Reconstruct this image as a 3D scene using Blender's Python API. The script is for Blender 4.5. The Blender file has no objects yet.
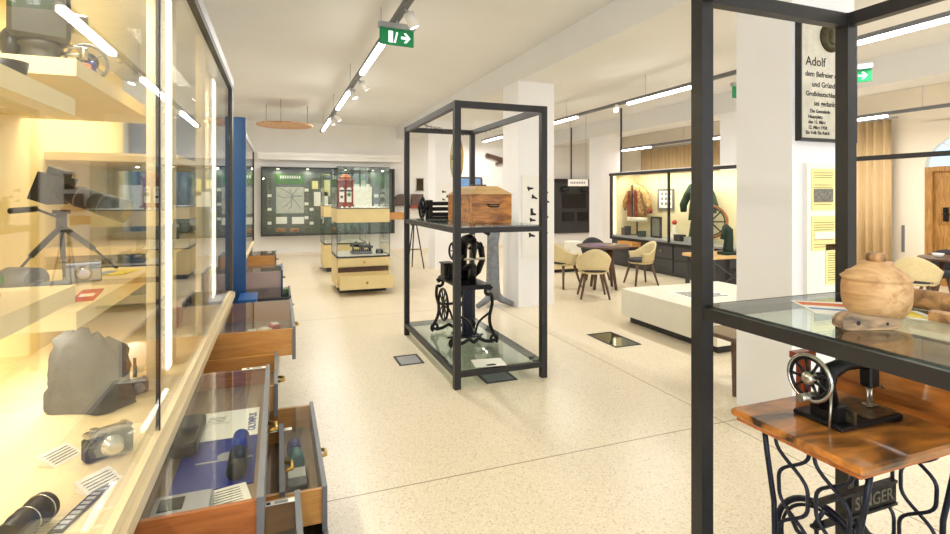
import bpy, math, random
from mathutils import Vector, Matrix
random.seed(4)
PI = math.pi
S = bpy.context.scene
COL = S.collection
R = math.radians

# ------------------------------------------------------------------ camera frame
YAW = math.atan(197/520)
FW = Vector((math.sin(YAW), math.cos(YAW), 0)); RT = Vector((math.cos(YAW), -math.sin(YAW), 0))
def pt(px, py, d):
    """world point measured on the photograph at depth d (metres)"""
    p = FW*d + RT*((px-475)/520*d); p.z = 1.6 + (196-py)/520*d
    return p
def lv(px, py, z):
    """point at known height z"""
    return pt(px, py, (1.6-z)*520/(py-196))

# ------------------------------------------------------------------ materials
def lin(c):
    return tuple(((v/255)/12.92 if v/255 <= .04045 else ((v/255+.055)/1.055)**2.4) for v in c)+(1,)
MATS = {}
def mat(name, c, rough=.5, metal=0, var=.08, scale=12, bump=0, spec=.5, coat=0):
    if name in MATS: return MATS[name]
    m = bpy.data.materials.new(name); m.use_nodes = True; nt = m.node_tree; N = nt.nodes; L = nt.links
    b = N['Principled BSDF']; b.inputs['Roughness'].default_value = rough; b.inputs['Metallic'].default_value = metal
    b.inputs['Specular IOR Level'].default_value = spec; b.inputs['Coat Weight'].default_value = coat
    tc = N.new('ShaderNodeTexCoord'); no = N.new('ShaderNodeTexNoise'); no.inputs['Scale'].default_value = scale; no.inputs['Detail'].default_value = 4
    L.new(tc.outputs['Object'], no.inputs['Vector'])
    rp = N.new('ShaderNodeValToRGB'); l = lin(c)
    rp.color_ramp.elements[0].position = .3; rp.color_ramp.elements[1].position = .7
    rp.color_ramp.elements[0].color = tuple(v*(1-var) for v in l[:3])+(1,)
    rp.color_ramp.elements[1].color = tuple(min(1, v*(1+var)) for v in l[:3])+(1,)
    L.new(no.outputs['Fac'], rp.inputs['Fac']); L.new(rp.outputs['Color'], b.inputs['Base Color'])
    if bump:
        bp = N.new('ShaderNodeBump'); bp.inputs['Strength'].default_value = bump; bp.inputs['Distance'].default_value = .01
        L.new(no.outputs['Fac'], bp.inputs['Height']); L.new(bp.outputs['Normal'], b.inputs['Normal'])
    MATS[name] = m; return m
def wood(name, c1, c2, scale=6, axis='X', rough=.4, coat=.2, stretch=9):
    m = bpy.data.materials.new(name); m.use_nodes = True; nt = m.node_tree; N = nt.nodes; L = nt.links
    b = N['Principled BSDF']; b.inputs['Roughness'].default_value = rough; b.inputs['Coat Weight'].default_value = coat
    tc = N.new('ShaderNodeTexCoord'); mp = N.new('ShaderNodeMapping'); no = N.new('ShaderNodeTexNoise')
    s = {'X': (1, stretch, stretch), 'Y': (stretch, 1, stretch), 'Z': (stretch, stretch, 1)}[axis]
    mp.inputs['Scale'].default_value = s; no.inputs['Scale'].default_value = scale; no.inputs['Detail'].default_value = 6
    no.inputs['Distortion'].default_value = .8
    L.new(tc.outputs['Object'], mp.inputs['Vector']); L.new(mp.outputs['Vector'], no.inputs['Vector'])
    rp = N.new('ShaderNodeValToRGB'); rp.color_ramp.elements[0].position = .35; rp.color_ramp.elements[1].position = .65
    rp.color_ramp.elements[0].color = lin(c1); rp.color_ramp.elements[1].color = lin(c2)
    L.new(no.outputs['Fac'], rp.inputs['Fac']); L.new(rp.outputs['Color'], b.inputs['Base Color'])
    MATS[name] = m; return m
def emit(name, c, s):
    m = bpy.data.materials.new(name); m.use_nodes = True; nt = m.node_tree; N = nt.nodes; L = nt.links
    N.remove(N['Principled BSDF']); e = N.new('ShaderNodeEmission'); e.inputs['Color'].default_value = lin(c); e.inputs['Strength'].default_value = s
    L.new(e.outputs[0], N['Material Output'].inputs[0]); MATS[name] = m; return m
def glassm(name, tint, base=.04, ior=1.5):
    m = bpy.data.materials.new(name); m.use_nodes = True; nt = m.node_tree; N = nt.nodes; L = nt.links
    N.remove(N['Principled BSDF']); t = N.new('ShaderNodeBsdfTransparent'); t.inputs[0].default_value = tint+(1,)
    g = N.new('ShaderNodeBsdfGlossy'); g.inputs['Roughness'].default_value = 0.005
    ge = N.new('ShaderNodeNewGeometry'); dt = N.new('ShaderNodeVectorMath'); dt.operation = 'DOT_PRODUCT'
    L.new(ge.outputs['Normal'], dt.inputs[0]); L.new(ge.outputs['Incoming'], dt.inputs[1])
    def mth(op, a, b_=None):
        q = N.new('ShaderNodeMath'); q.operation = op; q.use_clamp = op in ('ADD','SUBTRACT')
        for i, w in enumerate((a, b_)):
            if w is None: continue
            if isinstance(w, (int, float)): q.inputs[i].default_value = w
            else: L.new(w, q.inputs[i])
        return q.outputs[0]
    c1 = mth('SUBTRACT', 1.0, mth('ABSOLUTE', dt.outputs['Value']))       # Schlick reflectance of each pane face
    fr = mth('ADD', mth('MULTIPLY', mth('POWER', c1, 5.0), .9-base), base)
    x = N.new('ShaderNodeMixShader'); L.new(fr, x.inputs[0])
    L.new(t.outputs[0], x.inputs[1]); L.new(g.outputs[0], x.inputs[2]); L.new(x.outputs[0], N['Material Output'].inputs[0])
    MATS[name] = m; return m
def curtainm(name, c):
    m = mat(name, c, .9, var=.1, scale=3); return m
def floorm():
    m = bpy.data.materials.new('terrazzo_floor'); m.use_nodes = True; nt = m.node_tree; N = nt.nodes; L = nt.links
    b = N['Principled BSDF']; tc = N.new('ShaderNodeTexCoord')
    v = N.new('ShaderNodeTexVoronoi'); v.inputs['Scale'].default_value = 130; L.new(tc.outputs['Object'], v.inputs['Vector'])
    rp = N.new('ShaderNodeValToRGB'); cr = rp.color_ramp; cr.interpolation = 'CONSTANT'
    cr.elements[0].position = 0; cr.elements[0].color = lin((228,215,188)); cr.elements[1].position = .25; cr.elements[1].color = lin((234,222,196))
    for p, c in ((.5,(227,213,184)),(.7,(239,228,204)),(.88,(206,190,162)),(.96,(232,219,192))):
        e = cr.elements.new(p); e.color = lin(c)
    sp = N.new('ShaderNodeSeparateColor'); L.new(v.outputs['Color'], sp.inputs[0]); L.new(sp.outputs[0], rp.inputs['Fac'])
    no = N.new('ShaderNodeTexNoise'); no.inputs['Scale'].default_value = .6; L.new(tc.outputs['Object'], no.inputs['Vector'])
    mx = N.new('ShaderNodeMix'); mx.data_type = 'RGBA'; mx.blend_type = 'MULTIPLY'; mx.inputs[0].default_value = .3
    r2 = N.new('ShaderNodeValToRGB'); r2.color_ramp.elements[0].position = .35; r2.color_ramp.elements[0].color = (.82,.8,.76,1); r2.color_ramp.elements[1].position = .65
    L.new(no.outputs['Fac'], r2.inputs['Fac']); L.new(rp.outputs[0], mx.inputs[6]); L.new(r2.outputs[0], mx.inputs[7])
    # joints across (y) and along (x)
    xyz = N.new('ShaderNodeSeparateXYZ'); L.new(tc.outputs['Object'], xyz.inputs[0])
    def joint(out, off, per):
        a = N.new('ShaderNodeMath'); a.operation = 'SUBTRACT'; a.inputs[1].default_value = off; L.new(out, a.inputs[0])
        w = N.new('ShaderNodeMath'); w.operation = 'PINGPONG'; w.inputs[1].default_value = per/2; L.new(a.outputs[0], w.inputs[0])
        c = N.new('ShaderNodeMath'); c.operation = 'LESS_THAN'; c.inputs[1].default_value = .005; L.new(w.outputs[0], c.inputs[0]); return c.outputs[0]
    j1 = joint(xyz.outputs[1], 2.82, 4.2); j2 = joint(xyz.outputs[0], 2.95, 4.9)
    mm = N.new('ShaderNodeMath'); mm.operation = 'MAXIMUM'; L.new(j1, mm.inputs[0]); L.new(j2, mm.inputs[1])
    m2 = N.new('ShaderNodeMix'); m2.data_type = 'RGBA'; L.new(mm.outputs[0], m2.inputs[0]); L.new(mx.outputs[2], m2.inputs[6]); m2.inputs[7].default_value = lin((160,140,108))
    L.new(m2.outputs[2], b.inputs['Base Color']); b.inputs['Roughness'].default_value = .32; b.inputs['Specular IOR Level'].default_value = .5
    return m
M = dict(
 wall=mat('white_plaster', (242,240,237), .8, var=.02, scale=2, bump=.05),
 pillar=mat('white_pillar_paint', (240,239,240), .75, var=.015, scale=2, bump=.04),
 warmwall=mat('warm_plaster', (236,226,208), .8, var=.02, scale=2),
 ceil=mat('ceiling_paint', (229,228,227), .85, var=.015, scale=1.5),
 frame=mat('anthracite_steel', (46,44,44), .45, .3, var=.08, scale=20),
 black=mat('black_iron', (26,25,27), .38, .5, var=.3, scale=25, bump=.2),
 blk=mat('black_plastic', (24,24,25), .4, var=.1),
 blueiron=mat('blue_black_iron', (24,28,44), .35, .4, var=.3, scale=20),
 steel=mat('worn_steel', (190,184,170), .28, .9, var=.15, scale=25),
 chrome=mat('silver_metal', (205,205,205), .2, .95, var=.05),
 brass=mat('brass', (196,160,80), .3, .9, var=.1),
 grey=mat('grey_drawer_front', (112,114,118), .5, var=.05),
 dgrey=mat('dark_grey_laminate', (58,58,62), .5, var=.08),
 lgrey=mat('light_grey_metal', (176,178,182), .35, .6, var=.06),
 castgrey=mat('grey_cast_iron', (128,132,138), .45, .25, var=.22, scale=15, bump=.2),
 cream=mat('cream_laminate', (236,218,172), .5, var=.03, scale=4),
 cream2=mat('cream_metal_profile', (232,216,178), .4, .1, var=.03, scale=4),
 casewall=mat('yellow_cream_panel', (232,212,150), .6, var=.03, scale=3),
 white=mat('white_laminate', (238,236,230), .5, var=.02),
 ply=mat('pale_drawer_laminate', (226,205,150), .5, var=.04, scale=5),
 plat=mat('ivory_plinth', (228,224,208), .5, var=.02),
 blue=mat('blue_panel', (40,88,150), .45, var=.04, scale=4),
 bluebox=mat('bright_blue_box', (30,96,170), .4, var=.05),
 paper=mat('paper', (242,240,230), .8, var=.03, scale=30),
 ink=mat('ink', (40,38,36), .8, var=.05),
 ypaper=mat('pale_yellow_paper', (240,232,160), .8, var=.03, scale=10),
 green=mat('green_banner', (70,120,20), .6, var=.3, scale=20),
 signgreen=mat('exit_sign_green', (10,140,84), .5, var=.02),
 board=mat('olive_grey_board', (104,110,98), .7, var=.06, scale=4),
 map_=mat('map_print', (222,222,208), .8, var=.2, scale=40),
 photo=mat('photo_print', (120,118,108), .6, var=.5, scale=60),
 stone=mat('stone_plaque', (196,190,172), .5, var=.14, scale=14),
 bronze=mat('dark_bronze', (62,54,26), .45, .6, var=.3, scale=40, bump=.3),
 beige=mat('beige_upholstery', (214,196,150), .8, var=.05, scale=30, bump=.05),
 darkup=mat('dark_upholstery', (52,52,58), .8, var=.1, scale=30),
 curtain=mat('gold_curtain', (212,184,140), .9, var=.04, scale=4),
 red=mat('red_print', (200,52,36), .6, var=.25, scale=30),
 orange=mat('orange_print', (214,110,44), .6, var=.1, scale=20),
 yellow=mat('yellow_print', (226,206,40), .6, var=.1),
 teal=mat('teal_plastic', (20,130,136), .4, var=.1),
 navy=mat('navy_print', (22,44,140), .4, var=.12, scale=20),
 lblue=mat('light_blue_print', (110,150,200), .6, var=.15),
 pink=mat('pinkish_laminate', (216,190,182), .5, var=.03),
 robe=mat('red_patterned_cloth', (128,54,44), .9, var=.55, scale=22),
 robe2=mat('gold_patterned_cloth', (160,124,78), .9, var=.6, scale=18),
 fur=mat('white_fur', (232,224,204), 1, var=.1, scale=80, bump=.3),
 uni=mat('dark_green_wool', (38,56,44), .9, var=.2, scale=40),
 graycloth=mat('grey_cloth',(74,74,74),.95,var=.2,scale=30,bump=.4),
 costwall=mat('pale_cream_panel',(226,212,172),.6,var=.03,scale=3),
 bronzelet=mat('dull_bronze_letters',(120,112,96),.5,.5),
 wornplate=mat('worn_black_plate',(92,82,62),.3,.7,var=.7,scale=45),
 gunmetal=mat('gunmetal_paint',(48,47,40),.6,.1,var=.1),
 rope=mat('chain_metal', (70,64,58), .5, .7, var=.1),
)
M['oak'] = wood('orange_oak_drawer', (196,138,72), (212,156,86), 5, 'X')
M['orangewood'] = wood('orange_varnished_edge', (150,80,30), (192,112,50), 6, 'X')
M['table'] = wood('dark_walnut_top', (44,24,12), (206,130,54), 3.2, 'X', .3, .5, 3)
M['flap'] = wood('glossy_brown_cover', (92,48,18), (190,112,46), 2.5, 'Y', .25, .6, 5)
M['crate'] = wood('old_brown_box', (130,76,28), (206,138,62), 5, 'X', .45, .2, 4)
M['lid'] = wood('pale_box_lid', (206,166,106), (232,196,140), 6, 'X')
M['churn'] = wood('pale_turned_wood', (176,130,84), (216,176,126), 3, 'Y', .65, 0, 9)
M['oldwood'] = wood('weathered_wood', (118,84,54), (196,150,96), 5, 'X', .6, 0, 5)
M['clamp'] = wood('grey_brown_wood', (92,78,66), (186,152,116), 9, 'X', .5, 0, 4)
M['leg'] = wood('walnut_leg', (74,50,38), (104,74,54), 7, 'Z')
M['orangedull'] = wood('dull_orange_drawer', (150,84,38), (184,112,58), 6, 'X')
M['wheelwood'] = wood('amber_wheel_wood', (150,92,40), (190,128,62), 6, 'Z')
M['redwood'] = wood('red_mahogany', (120,44,20), (160,70,34), 6, 'Z')
M['door'] = wood('honey_oak_door', (150,104,48), (190,142,76), 4, 'Z', .45)
M['tray'] = wood('taupe_drawer_base', (126,104,82), (164,138,110), 3, 'Y', .5, 0)
M['disc'] = wood('woven_disc', (180,130,96), (220,186,150), 14, 'X', .8, 0, 2)
M['glass'] = glassm('clear_glass', (.97,.985,.975), .025)
M['caseglass'] = glassm('case_glass', (.98,.985,.97), .028)
M['gshelf'] = glassm('green_edge_glass', (.86,.93,.90), .09)
M['lid_glass'] = glassm('drawer_lid_glass', (.96,.97,.96), .03)
M['shotglass'] = glassm('tumbler_glass', (.9,.92,.92), .12)
M['mirror'] = mat('pale_mirror', (200,205,170), .08, 1, var=.05)
M['led'] = emit('white_led', (255,250,238), 14)
M['ledwarm'] = emit('warm_led', (255,240,200), 5)
M['ledcase'] = emit('case_led', (255,246,220), 5)
M['spot'] = emit('spot_lens', (255,250,235), 60)
M['exitlight'] = emit('exit_sign_glow', (30,200,130), .5)
M['exitwhite'] = emit('exit_sign_white', (245,255,250), 1.4)
M['sky'] = emit('window_daylight', (190,220,245), 1.6)
M['floor'] = floorm()

# ------------------------------------------------------------------ mesh building
class MB:
    def __init__(s): s.v = []; s.f = []; s.sm = []
    def add(s, v, f, smooth=False):
        n = len(s.v); s.v += [Vector(p) for p in v]; s.f += [tuple(i+n for i in q) for q in f]; s.sm += [smooth]*len(f); return s
    def box(s, x0, x1, y0, y1, z0, z1):
        if x0>x1: x0,x1=x1,x0
        if y0>y1: y0,y1=y1,y0
        if z0>z1: z0,z1=z1,z0
        v = [(x,y,z) for z in (z0,z1) for x,y in ((x0,y0),(x1,y0),(x1,y1),(x0,y1))]
        return s.add(v, [(3,2,1,0),(4,5,6,7),(0,1,5,4),(1,2,6,5),(2,3,7,6),(3,0,4,7)])
    def bbox(s, x0, x1, y0, y1, z0, z1, b=.01):
        """box with chamfered vertical edges and top"""
        pr = [(x0+b,y0),(x1-b,y0),(x1,y0+b),(x1,y1-b),(x1-b,y1),(x0+b,y1),(x0,y1-b),(x0,y0+b)]
        cx, cy = (x0+x1)/2, (y0+y1)/2
        def ins(p, k): return (cx+(p[0]-cx)*(1-2*k/(x1-x0)), cy+(p[1]-cy)*(1-2*k/(y1-y0)))
        v = [(*ins(p,b),z0) for p in pr]+[(*p,z0+b) for p in pr]+[(*p,z1-b) for p in pr]+[(*ins(p,b),z1) for p in pr]
        f = [tuple(reversed(range(8))), tuple(range(24,32))]
        for k in range(3):
            for i in range(8): j=(i+1)%8; f.append((k*8+i,k*8+j,k*8+8+j,k*8+8+i))
        return s.add(v, f)
    def rings(s, pts, rad, n=10, caps=True, closed=False, flat=None):
        pts = [Vector(p) for p in pts]; m = len(pts); v = []; f = []
        t0 = (pts[1]-pts[0]).normalized(); up = Vector((0,0,1)) if abs(t0.z) < .9 else Vector((1,0,0))
        a = t0.cross(up).normalized()
        for i, p in enumerate(pts):
            if closed: t = (pts[(i+1)%m]-pts[i-1]).normalized()
            else: t = (pts[min(i+1,m-1)]-pts[max(i-1,0)]).normalized()
            a = (a - t*a.dot(t)).normalized(); b = t.cross(a)
            r = rad[i] if isinstance(rad, (list,tuple)) else rad
            for k in range(n):
                q = 2*PI*k/n; v.append(p + a*math.cos(q)*r + b*math.sin(q)*r)
        for i in range(m if closed else m-1):
            j = (i+1)%m
            for k in range(n): l=(k+1)%n; f.append((i*n+k, i*n+l, j*n+l, j*n+k))
        s.add(v, f, n > 4)
        if caps and not closed: s.add(v[:n], [tuple(reversed(range(n)))]); s.add(v[-n:], [tuple(range(n))])
        return s
    def cyl(s, p0, p1, r0, r1=None, n=16): return s.rings([p0,p1], [r0, r0 if r1 is None else r1], n)
    def bar(s, p0, p1, w, h=None):
        """rectangular bar between two points"""
        h = h or w; p0=Vector(p0); p1=Vector(p1); t=(p1-p0).normalized()
        up = Vector((0,0,1)) if abs(t.z)<.95 else Vector((0,1,0))
        a=t.cross(up).normalized(); b=a.cross(t)
        v=[p+a*i*w/2+b*j*h/2 for p in (p0,p1) for i,j in ((-1,-1),(1,-1),(1,1),(-1,1))]
        return s.add(v, [(3,2,1,0),(4,5,6,7),(0,1,5,4),(1,2,6,5),(2,3,7,6),(3,0,4,7)])
    def lathe(s, prof, c=(0,0,0), axis='Z', n=28):
        c = Vector(c); v = []; f = []
        for r, h in prof:
            for k in range(n):
                q = 2*PI*k/n; x, y = r*math.cos(q), r*math.sin(q)
                v.append(c + Vector({'Z':(x,y,h),'X':(h,x,y),'Y':(y,h,x)}[axis]))
        for i in range(len(prof)-1):
            for k in range(n): l=(k+1)%n; f.append((i*n+k,i*n+l,i*n+n+l,i*n+n+k))
        s.add(v, f, True)
        s.add(v[:n], [tuple(reversed(range(n)))]); s.add(v[-n:], [tuple(range(n))])
        return s
    def prism(s, poly, o, ux, uy, th):
        """extrude 2D polygon in plane (ux, uy) at origin o, by thickness th along ux x uy"""
        o=Vector(o); ux=Vector(ux); uy=Vector(uy); n=ux.cross(uy).normalized()*th; k=len(poly)
        v=[o+ux*a+uy*b for a,b in poly]; v += [p+n for p in v]
        f=[tuple(reversed(range(k))), tuple(range(k,2*k))]+[(i,(i+1)%k,(i+1)%k+k,i+k) for i in range(k)]
        return s.add(v, f)
    def ball(s, c, rx, ry=None, rz=None, n=14, m=8):
        ry=ry or rx; rz=rz or rx; c=Vector(c); v=[];f=[]
        for i in range(m+1):
            a=PI*i/m
            for k in range(n): q=2*PI*k/n; v.append(c+Vector((rx*math.sin(a)*math.cos(q), ry*math.sin(a)*math.sin(q), rz*math.cos(a))))
        for i in range(m):
            for k in range(n): l=(k+1)%n; f.append((i*n+k,i*n+n+k,i*n+n+l,i*n+l))
        return s.add(v,f,True)
    def torus(s, c, R_, r, nrm=(0,0,1), n=32, m=8, ex=1):
        c=Vector(c); z=Vector(nrm).normalized(); x=z.orthogonal().normalized()
        if abs(z.z)<.9: x=z.cross(Vector((0,0,1))).normalized()
        y=z.cross(x)
        return s.rings([c+x*R_*ex*math.cos(2*PI*i/n)+y*R_*math.sin(2*PI*i/n) for i in range(n)], r, m, closed=True)
    def build(s, name, m, parent=None, world=True, wind=True):
        off = Vector((0,0,0)); inv = None
        if parent is not None and world:
            inv = wmat(parent).inverted()
        me = bpy.data.meshes.new(name)
        me.from_pydata([tuple(inv @ p) if inv else tuple(p) for p in s.v], [], s.f)
        me.polygons.foreach_set('use_smooth', s.sm); me.validate(); me.update()
        import bmesh
        b = bmesh.new(); b.from_mesh(me); bmesh.ops.remove_doubles(b, verts=b.verts, dist=1e-6)
        bmesh.ops.recalc_face_normals(b, faces=b.faces); b.to_mesh(me); b.free()
        me.materials.append(M[m] if isinstance(m, str) else m)
        o = bpy.data.objects.new(name, me); COL.objects.link(o); o.parent = parent
        return o
def wmat(o):
    m = Matrix.Translation(o.location) @ o.rotation_euler.to_matrix().to_4x4()
    return (wmat(o.parent) @ m) if o.parent else m
def tag(o, label=None, cat=None, group=None, kind=None):
    if label: o['label']=label
    if cat: o['category']=cat
    if group: o['group']=group
    if kind: o['kind']=kind
    return o
def thing(name, label, cat, loc=(0,0,0), rz=0, group=None):
    o = bpy.data.objects.new(name, None); COL.objects.link(o); o.empty_display_size=.1
    o.location = loc; o.rotation_euler = (0,0,rz); return tag(o, label, cat, group)
def struct(o): return tag(o, kind='structure')
def copy_tree(o, parent=None, loc=None, rz=None, label=None):
    c = o.copy(); COL.objects.link(c); c.parent = parent
    if loc is not None: c.location = loc
    if rz is not None: c.rotation_euler = (0,0,rz)
    if label: c['label'] = label
    for ch in [x for x in S.objects if x.parent == o]: copy_tree(ch, c)
    return c
def text(name, body, m, size, o, ux, uy, parent=None, align='LEFT', shear=0, bold=0):
    cu = bpy.data.curves.new('t', 'FONT'); cu.body = body; cu.size = size; cu.align_x = align; cu.extrude = .0006; cu.shear = shear; cu.offset = bold
    cu.resolution_u = 3
    tmp = bpy.data.objects.new('t', cu); COL.objects.link(tmp)
    dg = bpy.context.evaluated_depsgraph_get(); me = bpy.data.meshes.new_from_object(tmp.evaluated_get(dg))
    bpy.data.objects.remove(tmp)
    ux=Vector(ux).normalized(); uy=Vector(uy).normalized(); n=ux.cross(uy)
    mm = Matrix.Translation(o) @ Matrix((ux,uy,n)).transposed().to_4x4()
    if parent is not None: mm = wmat(parent).inverted() @ mm
    me.transform(mm); me.name = name; me.materials.clear(); me.materials.append(M[m])
    ob = bpy.data.objects.new(name, me); COL.objects.link(ob); ob.parent = parent; return ob
X=Vector((1,0,0)); Y=Vector((0,1,0)); Z=Vector((0,0,1))

# ------------------------------------------------------------------ the room
CZ = 3.6
struct(MB().box(-1.3, 11.2, -5, 15.1, -.12, 0).build('floor', 'floor'))
struct(MB().box(-1.3, 11.2, -5, 15.1, CZ, CZ+.12).build('ceiling', 'ceil'))
struct(MB().box(-1.3, 11.2, 14.9, 15.1, 0, CZ).build('wall_back', 'wall'))
struct(MB().box(-1.3, -1.15, -5, 14.9, 0, CZ).build('wall_left', 'wall'))
# right wall with an arched door opening and a window left open behind the curtains
b = MB(); b.box(11,11.2,5.95,14.9,0,CZ); b.box(11,11.2,-5,4.45,0,CZ); b.box(11,11.2,4.45,5.95,2.95,CZ)
b.build('wall_right','warmwall'); struct(S.objects['wall_right'])
arc = [(-.75,2.1)]+[(-.75*math.cos(a), 2.1+.62*math.sin(a)) for a in [PI*i/16 for i in range(17)]]
poly = [(-.75,2.1)]+[(-.75*math.cos(PI*i/16), 2.1+.62*math.sin(PI*i/16)) for i in range(1,16)]+[(.75,2.1),(.75,2.96),(-.75,2.96)]
struct(MB().prism(poly,(11.0,5.2,0),Y,Z,.2).build('trim_1','warmwall'))
d = struct(MB().prism([(-.74*math.cos(PI*i/16), 2.14+.58*math.sin(PI*i/16)) for i in range(17)],(11.12,5.2,0),Y,Z,.02).build('window_1','sky'))
g = MB()
for a in (45,90,135): g.bar((11.1,5.2,2.14),(11.1,5.2-.74*math.cos(R(a)),2.14+.58*math.sin(R(a))),.03)
g.build('window_bar','white',d)
dr = struct(MB().box(11.06,11.12,4.47,5.93,0,2.06).build('door_1','door'))
b = MB(); b.box(11.0,11.06,5.83,5.95,0,2.12); b.box(11.0,11.06,4.45,4.57,0,2.12); b.box(11.0,11.06,4.57,5.83,2.04,2.13)
b.build('door_frame','door',dr)
b = MB(); b.box(11.03,11.06,5.2,5.72,.2,.9); b.box(11.03,11.06,5.2,5.72,1.1,1.95); b.box(11.03,11.06,4.66,5.1,.2,.9); b.box(11.03,11.06,4.66,5.1,1.1,1.95)
b.build('door_panel','door',dr)
b = MB(); b.box(10.98,11.03,5.60,5.66,1.15,1.4); b.cyl((10.99,5.63,1.28),(10.92,5.63,1.28),.012); b.cyl((10.92,5.63,1.28),(10.92,5.5,1.28),.012)
b.build('door_handle','black',dr)
# skirting, ledge, beams, pillars
struct(MB().box(-1.15,11,14.87,14.9,0,.07).build('baseboard_back','warmwall'))
struct(MB().box(10.97,11,6.0,14.87,0,.07).build('baseboard_right','warmwall'))
b = MB(); b.box(-.5,3.3,14.7,14.9,2.56,2.66); b.box(-.5,3.3,14.66,14.9,2.66,2.76); struct(b.build('trim_2','wall'))
struct(MB().box(3.22,3.72,-5,14.9,3.25,CZ).build('trim_3','ceil'))
struct(MB().box(8.1,8.7,-5,14.9,3.2,CZ).build('trim_4','ceil'))
for i,(x0,x1,y0,y1,zt) in enumerate(((3.3,3.93,2.567,3.03,3.25),(3.22,3.80,6.745,7.29,3.25),(3.2,3.78,10.9,11.45,3.25),(8.1,8.7,7.25,7.83,3.2),(8.1,8.7,11.8,12.4,3.2))):
    struct(MB().box(x0,x1,y0,y1,0,zt).build('wall_pillar' if i==0 else 'wall_pillar','pillar'))
# floor inlets
def inlet(a, b_, c, d_, m, label):
    o = thing('floor_hatch', label, 'floor hatch', ((a+b_)/2,(c+d_)/2,0))
    MB().box(a,b_,c,d_,.0005,.004).build('cover',m,o)
    f = MB(); w=.02
    f.box(a,b_,c,c+w,.004,.007); f.box(a,b_,d_-w,d_,.004,.007); f.box(a,a+w,c+w,d_-w,.004,.007); f.box(b_-w,b_,c+w,d_-w,.004,.007); f.build('rim','frame',o)
M['hatchglass'] = mat('dark_hatch_glass',(46,50,40),.05,.2,var=.1,spec=.9)
inlet(1.07,1.31,4.82,5.12,'lgrey','small grey metal plate in the floor left of the machine frame')
inlet(1.66,1.95,4.10,4.38,'grey','grey metal plate in the floor under the machine frame')
inlet(3.33,3.66,4.60,5.15,'hatchglass','dark glass hatch in the floor beside the low ivory plinth')

# ------------------------------------------------------------------ ceiling tracks and lamps
def light_area(name, loc, sx, sy, power, col=(1,.97,.925), rot=(0,0,0), spread=PI):
    l = bpy.data.lights.new(name,'AREA'); l.shape='RECTANGLE'; l.size=sx; l.size_y=sy; l.energy=power; l.color=col; l.spread=spread
    o = bpy.data.objects.new(name,l); COL.objects.link(o); o.location=loc; o.rotation_euler=rot; return o
def track(x, z, y0, y1, leds, spots, label, power, hang):
    o = thing('ceiling_track', label, 'track light', (x,(y0+y1)/2,z))
    b = MB(); b.box(x-.03,x+.03,y0,y1,z+.01,z+.06); b.build('rail','grey',o)
    for h in hang: MB().cyl((x,h,z+.06),(x,h,CZ),.004,n=6).build('suspension_wire','lgrey',o)
    for a,c in leds:
        MB().box(x-.028,x+.028,a,c,z-.025,z+.01).build('led_bar','led',o)
        light_area('led_light',(x,(a+c)/2,z-.035),.06,c-a,power*(c-a))
    for (yy,dx,dy,lit) in spots:
        s_ = thing('spotlight','small white cylinder spotlight','x'); del s_['label']; del s_['category']; s_.parent=o
        s_.location=(0,yy-(y0+y1)/2,0)
        p=Vector((x+dx*.06,yy,z-.02)); q=p+Vector((dx,dy,-1)).normalized()*.13
        MB().cyl((x,yy,z+.02),p,.012).build('arm','lgrey',s_)
        MB().cyl(p,q,.045,n=18).build('lamp_head','white',s_)
        MB().cyl(q,q+Vector((dx,dy,-1)).normalized()*.004,.036,n=18).build('lens','spot' if lit else 'led',s_)
    return o
track(1.02,3.2,1.5,13.7,[(5.35,6.85),(8.2,9.8),(11.2,13.2)],[(4.4,.5,.1,0),(7.3,.9,.4,0),(7.9,.3,-.2,0),(10.4,.6,.2,0),(10.9,.2,.3,0)],
      'leftmost ceiling light track with white bars and spotlights running to back wall',26,[3,5.5,8,10.5,13])
track(5.65,3.2,-2,14.3,[(.2,3.7),(6.0,7.45),(9.1,10.2),(12.9,14.2)],[(7.7,-.9,-.9,1)],
      'middle ceiling light track behind the white pillars with one glaring spotlight',26,[1,4.2,7,9.5,12,14])
track(9.2,2.9,-2,14.0,[(2.0,3.5),(5.5,7.0),(8.0,9.4),(11.2,12.5)],[],'rightmost ceiling light track in front of the gold curtains',24,[1,5,7.5,10,13])

def exit_sign(loc, w, h, rz, label):
    o = thing('exit_sign', label, 'exit sign', loc, rz, 'green exit signs')
    MB().box(-w/2-.01,w/2+.01,-.03,.03,0,.05).build('housing','lgrey',o,world=False)
    MB().box(-w/2,w/2,-.008,.008,-h,0).build('panel','signgreen',o,world=False)
    e = MB()   # running figure, door and arrow, front side
    y=-.0085; s=h
    e.prism([(-.25*w,-.85*s),(-.12*w,-.85*s),(-.12*w,-.15*s),(-.25*w,-.15*s)],(0,y,0),X,Z,.001)
    e.prism([(-.10*w,-.85*s),(-.04*w,-.85*s),(.0*w,-.5*s),(.03*w,-.2*s),(-.02*w,-.2*s),(-.05*w,-.5*s)],(0,y,0),X,Z,.001)
    e.prism([(.12*w,-.42*s),(.28*w,-.42*s),(.20*w,-.2*s),(.28*w,-.2*s),(.40*w,-.5*s),(.28*w,-.8*s),(.20*w,-.8*s),(.28*w,-.58*s),(.12*w,-.58*s)],(0,y,0),X,Z,.001)
    e.build('pictogram','exitwhite',o,world=False)
    MB().box(-.01,.01,-.01,.01,.05,3.21-loc[2]).build('bracket','lgrey',o,world=False)
    return o
exit_sign((1.02,4.72,3.13),.32,.15,R(4),'green exit sign with white arrow hanging below leftmost track')
exit_sign((5.66,3.70,2.92),.3,.13,R(-58),'green exit sign glowing just right of the dark steel corner post')
o_=exit_sign((5.65,5.10,3.02),.3,.15,R(-4),'green exit sign mostly hidden behind the big white pillar')

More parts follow.
